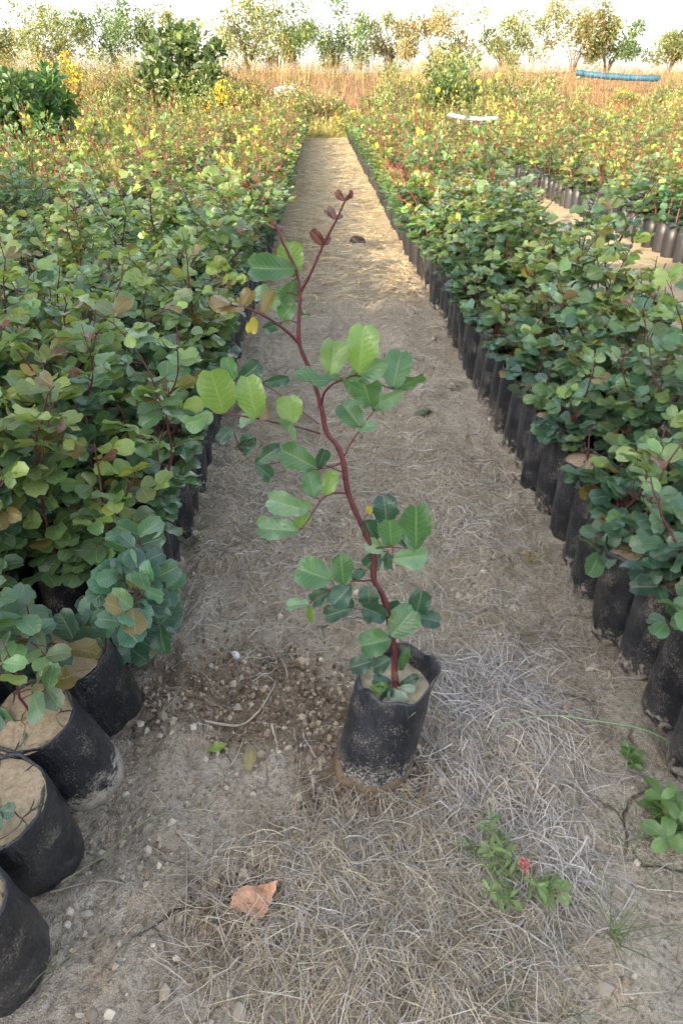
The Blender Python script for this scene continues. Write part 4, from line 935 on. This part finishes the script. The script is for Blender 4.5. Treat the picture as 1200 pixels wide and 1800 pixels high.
rb = random.Random(5)
for k in range(17):
    r_ = rb.uniform(1.1, 1.7); tk = rb.randrange(4)
    bush('thicket_bush', -150 + k * 94 + rb.uniform(-30, 30), rb.uniform(34.8, 38.5), (r_ * 1.25, r_, r_ * rb.uniform(.75, 1.05)), int(2600 * r_), .16, [GR2 + DRY[:2], GR2 + [(.34, .28, .10)], DRY + GR2, GR1][tk], '%s bush in the thicket behind the dry bank' % ['tall olive and straw-toned', 'tall yellowish green', 'tall half-dry brownish', 'tall plain green'][tk], 300 + k, .4, (150, .08, YF) if k % 4 == 0 else None, zc=r_ * .95)['group'] = 'thicket behind the dry bank'
for k in range(44):
    r_ = rb.uniform(.55, 1.05) * (.45 if 1000 < -40 + k * 29.5 < 1170 else 1); tone = rb.choice([GR2, GR2 + DRY[:2], GR1 + [(.3, .3, .08)], [(.34, .30, .09), (.26, .25, .08), (.42, .34, .10)]])
    bush('weed_clump', -40 + k * 29.5 + rb.uniform(-25, 25), rb.uniform(24.0, 30.5), (r_ * rb.uniform(1, 1.6), r_, r_ * rb.uniform(.6, 1.0)), int(800 * r_ + 250), .13, tone, 'olive and straw-coloured weed clump growing in the dry grass bank', 200 + k, .4, (90, .06, YF) if k % 3 == 0 else None, zc=r_ * .7)['group'] = 'weed clumps on the dry bank'
# blue pipe, its stake, pale pipe, white rocks
def pipe(p0, p1, r, col, label, name='pipe', bands=True):
    p0, p1 = np.array(p0), np.array(p1); bm = MB(); t = np.linspace(0, 1, 15)[:, None]; pts = (p1 - p0) * t + np.array([0, 0, -.05]) * np.sin(t * math.pi)
    tube(bm, pts, r, r, 14); o = obj(name, bm.mesh(name, mat_plain(name + '_plastic', col, tuple(c * .65 for c in col), 6, .5, .15)))
    o.location = p0
    if bands:
        for k in (1, 5, 9, 13):
            cb = MB(); tube(cb, pts[k] + np.array([[-.03, 0, 0], [.03, 0, 0]]), r * 1.12, r * 1.12, 14); obj('collar', cb.mesh('collar', o.data.materials[0]), o)
    return tag(o, label, 'pipe')
def bank(px, py, lift=0.0):                                          # where a sight line first meets the dry bank
    for Y in np.arange(24, 37, .1):
        p = at(px, py, Y)
        if p[2] < gz1(p[0], p[1]) + lift: break
    return p
pipe(bank(1012, 127, .75), bank(1158, 137, .65), .105, (.025, .11, .17), 'thick blue pipe lying along the dry bank', 'pipe')
pst = bank(1014, 136, .05); pipe(pst, pst + (at(1052, 103, pst[1]) - at(1014, 133, pst[1])) + np.array([0, -.1, 0]), .045, (.45, .55, .42), 'pale green slanting stake crossing the blue pipe', 'stake', False)
pipe(at(786, 200, 17.5), at(874, 207, 17.3), .045, (.36, .39, .43), 'pale grey pipe lying across the tops of the far seedlings', 'pipe', False)
def rock(px, py, Y, s_, label):
    p = bank(px, py, .35 * s_); bm = MB(); g = np.random.default_rng(int(px)); V = ICO_V * (1 + g.normal(0, .15, (12, 1))) * s_ * [1.3, 1, .75]
    bm.add(V, tris=ICO_T); o = obj('rock', bm.mesh('rock', mat_plain('white_rock', (.75, .70, .62), (.5, .45, .38), 8, .9, .4), smooth=False)); o.location = (p[0], p[1], gz1(p[0], p[1]) + s_ * .35); tag(o, label, 'rock')
rock(502, 163, 25.4, .42, 'white rock showing through the dry grass at the path end')
rock(1103, 178, 24.2, .16, 'small white rock below the blue pipe')

# ------------------------------------------------------------------ trees that shade the near end (behind the photographer)
def shade_tree(x, y, h, seed):
    root = empty('shade_tree', (x, y, gz1(x, y)), 'large leafy tree shading the near end of the nursery', 'tree', 'shade trees behind the near end of the path')
    bm = MB(); leaf_cloud(bm, (0, 0, h * .60), (2.9, 2.4, h * .38), 5200, .42, DK, seed, clumps=60, flat=1.2); tag(obj('crown', bm.mesh('crown', M['leaf_far']), root), kind='stuff')
    r = np.random.default_rng(seed); tb = MB(); tube(tb, spline([[0, 0, -.1], [.1, 0, h * .25], [0, .1, h * .55], [.1, 0, h * .85]], 5), .22, .05, 10)
    for k in range(9):
        a = r.uniform(0, 6.28); z = h * r.uniform(.25, .6); e = np.array([math.cos(a) * 2.0, math.sin(a) * 1.7, z + h * .18]); tube(tb, spline([[0, 0, z], e * [.5, .5, 1] + [0, 0, -.1], e], 4), .09, .02, 6)
    obj('trunk', tb.mesh('trunk', M['bark']), root)
for k, (x, y, h) in enumerate([(-19.5, -7.2, 7.8), (-16.0, -6.8, 7.6), (-12.6, -7.0, 7.5), (-9.2, -7.2, 6.9), (-6.0, -6.8, 6.3), (-2.8, -7.0, 5.6)]): shade_tree(x, y, h, 80 + k)
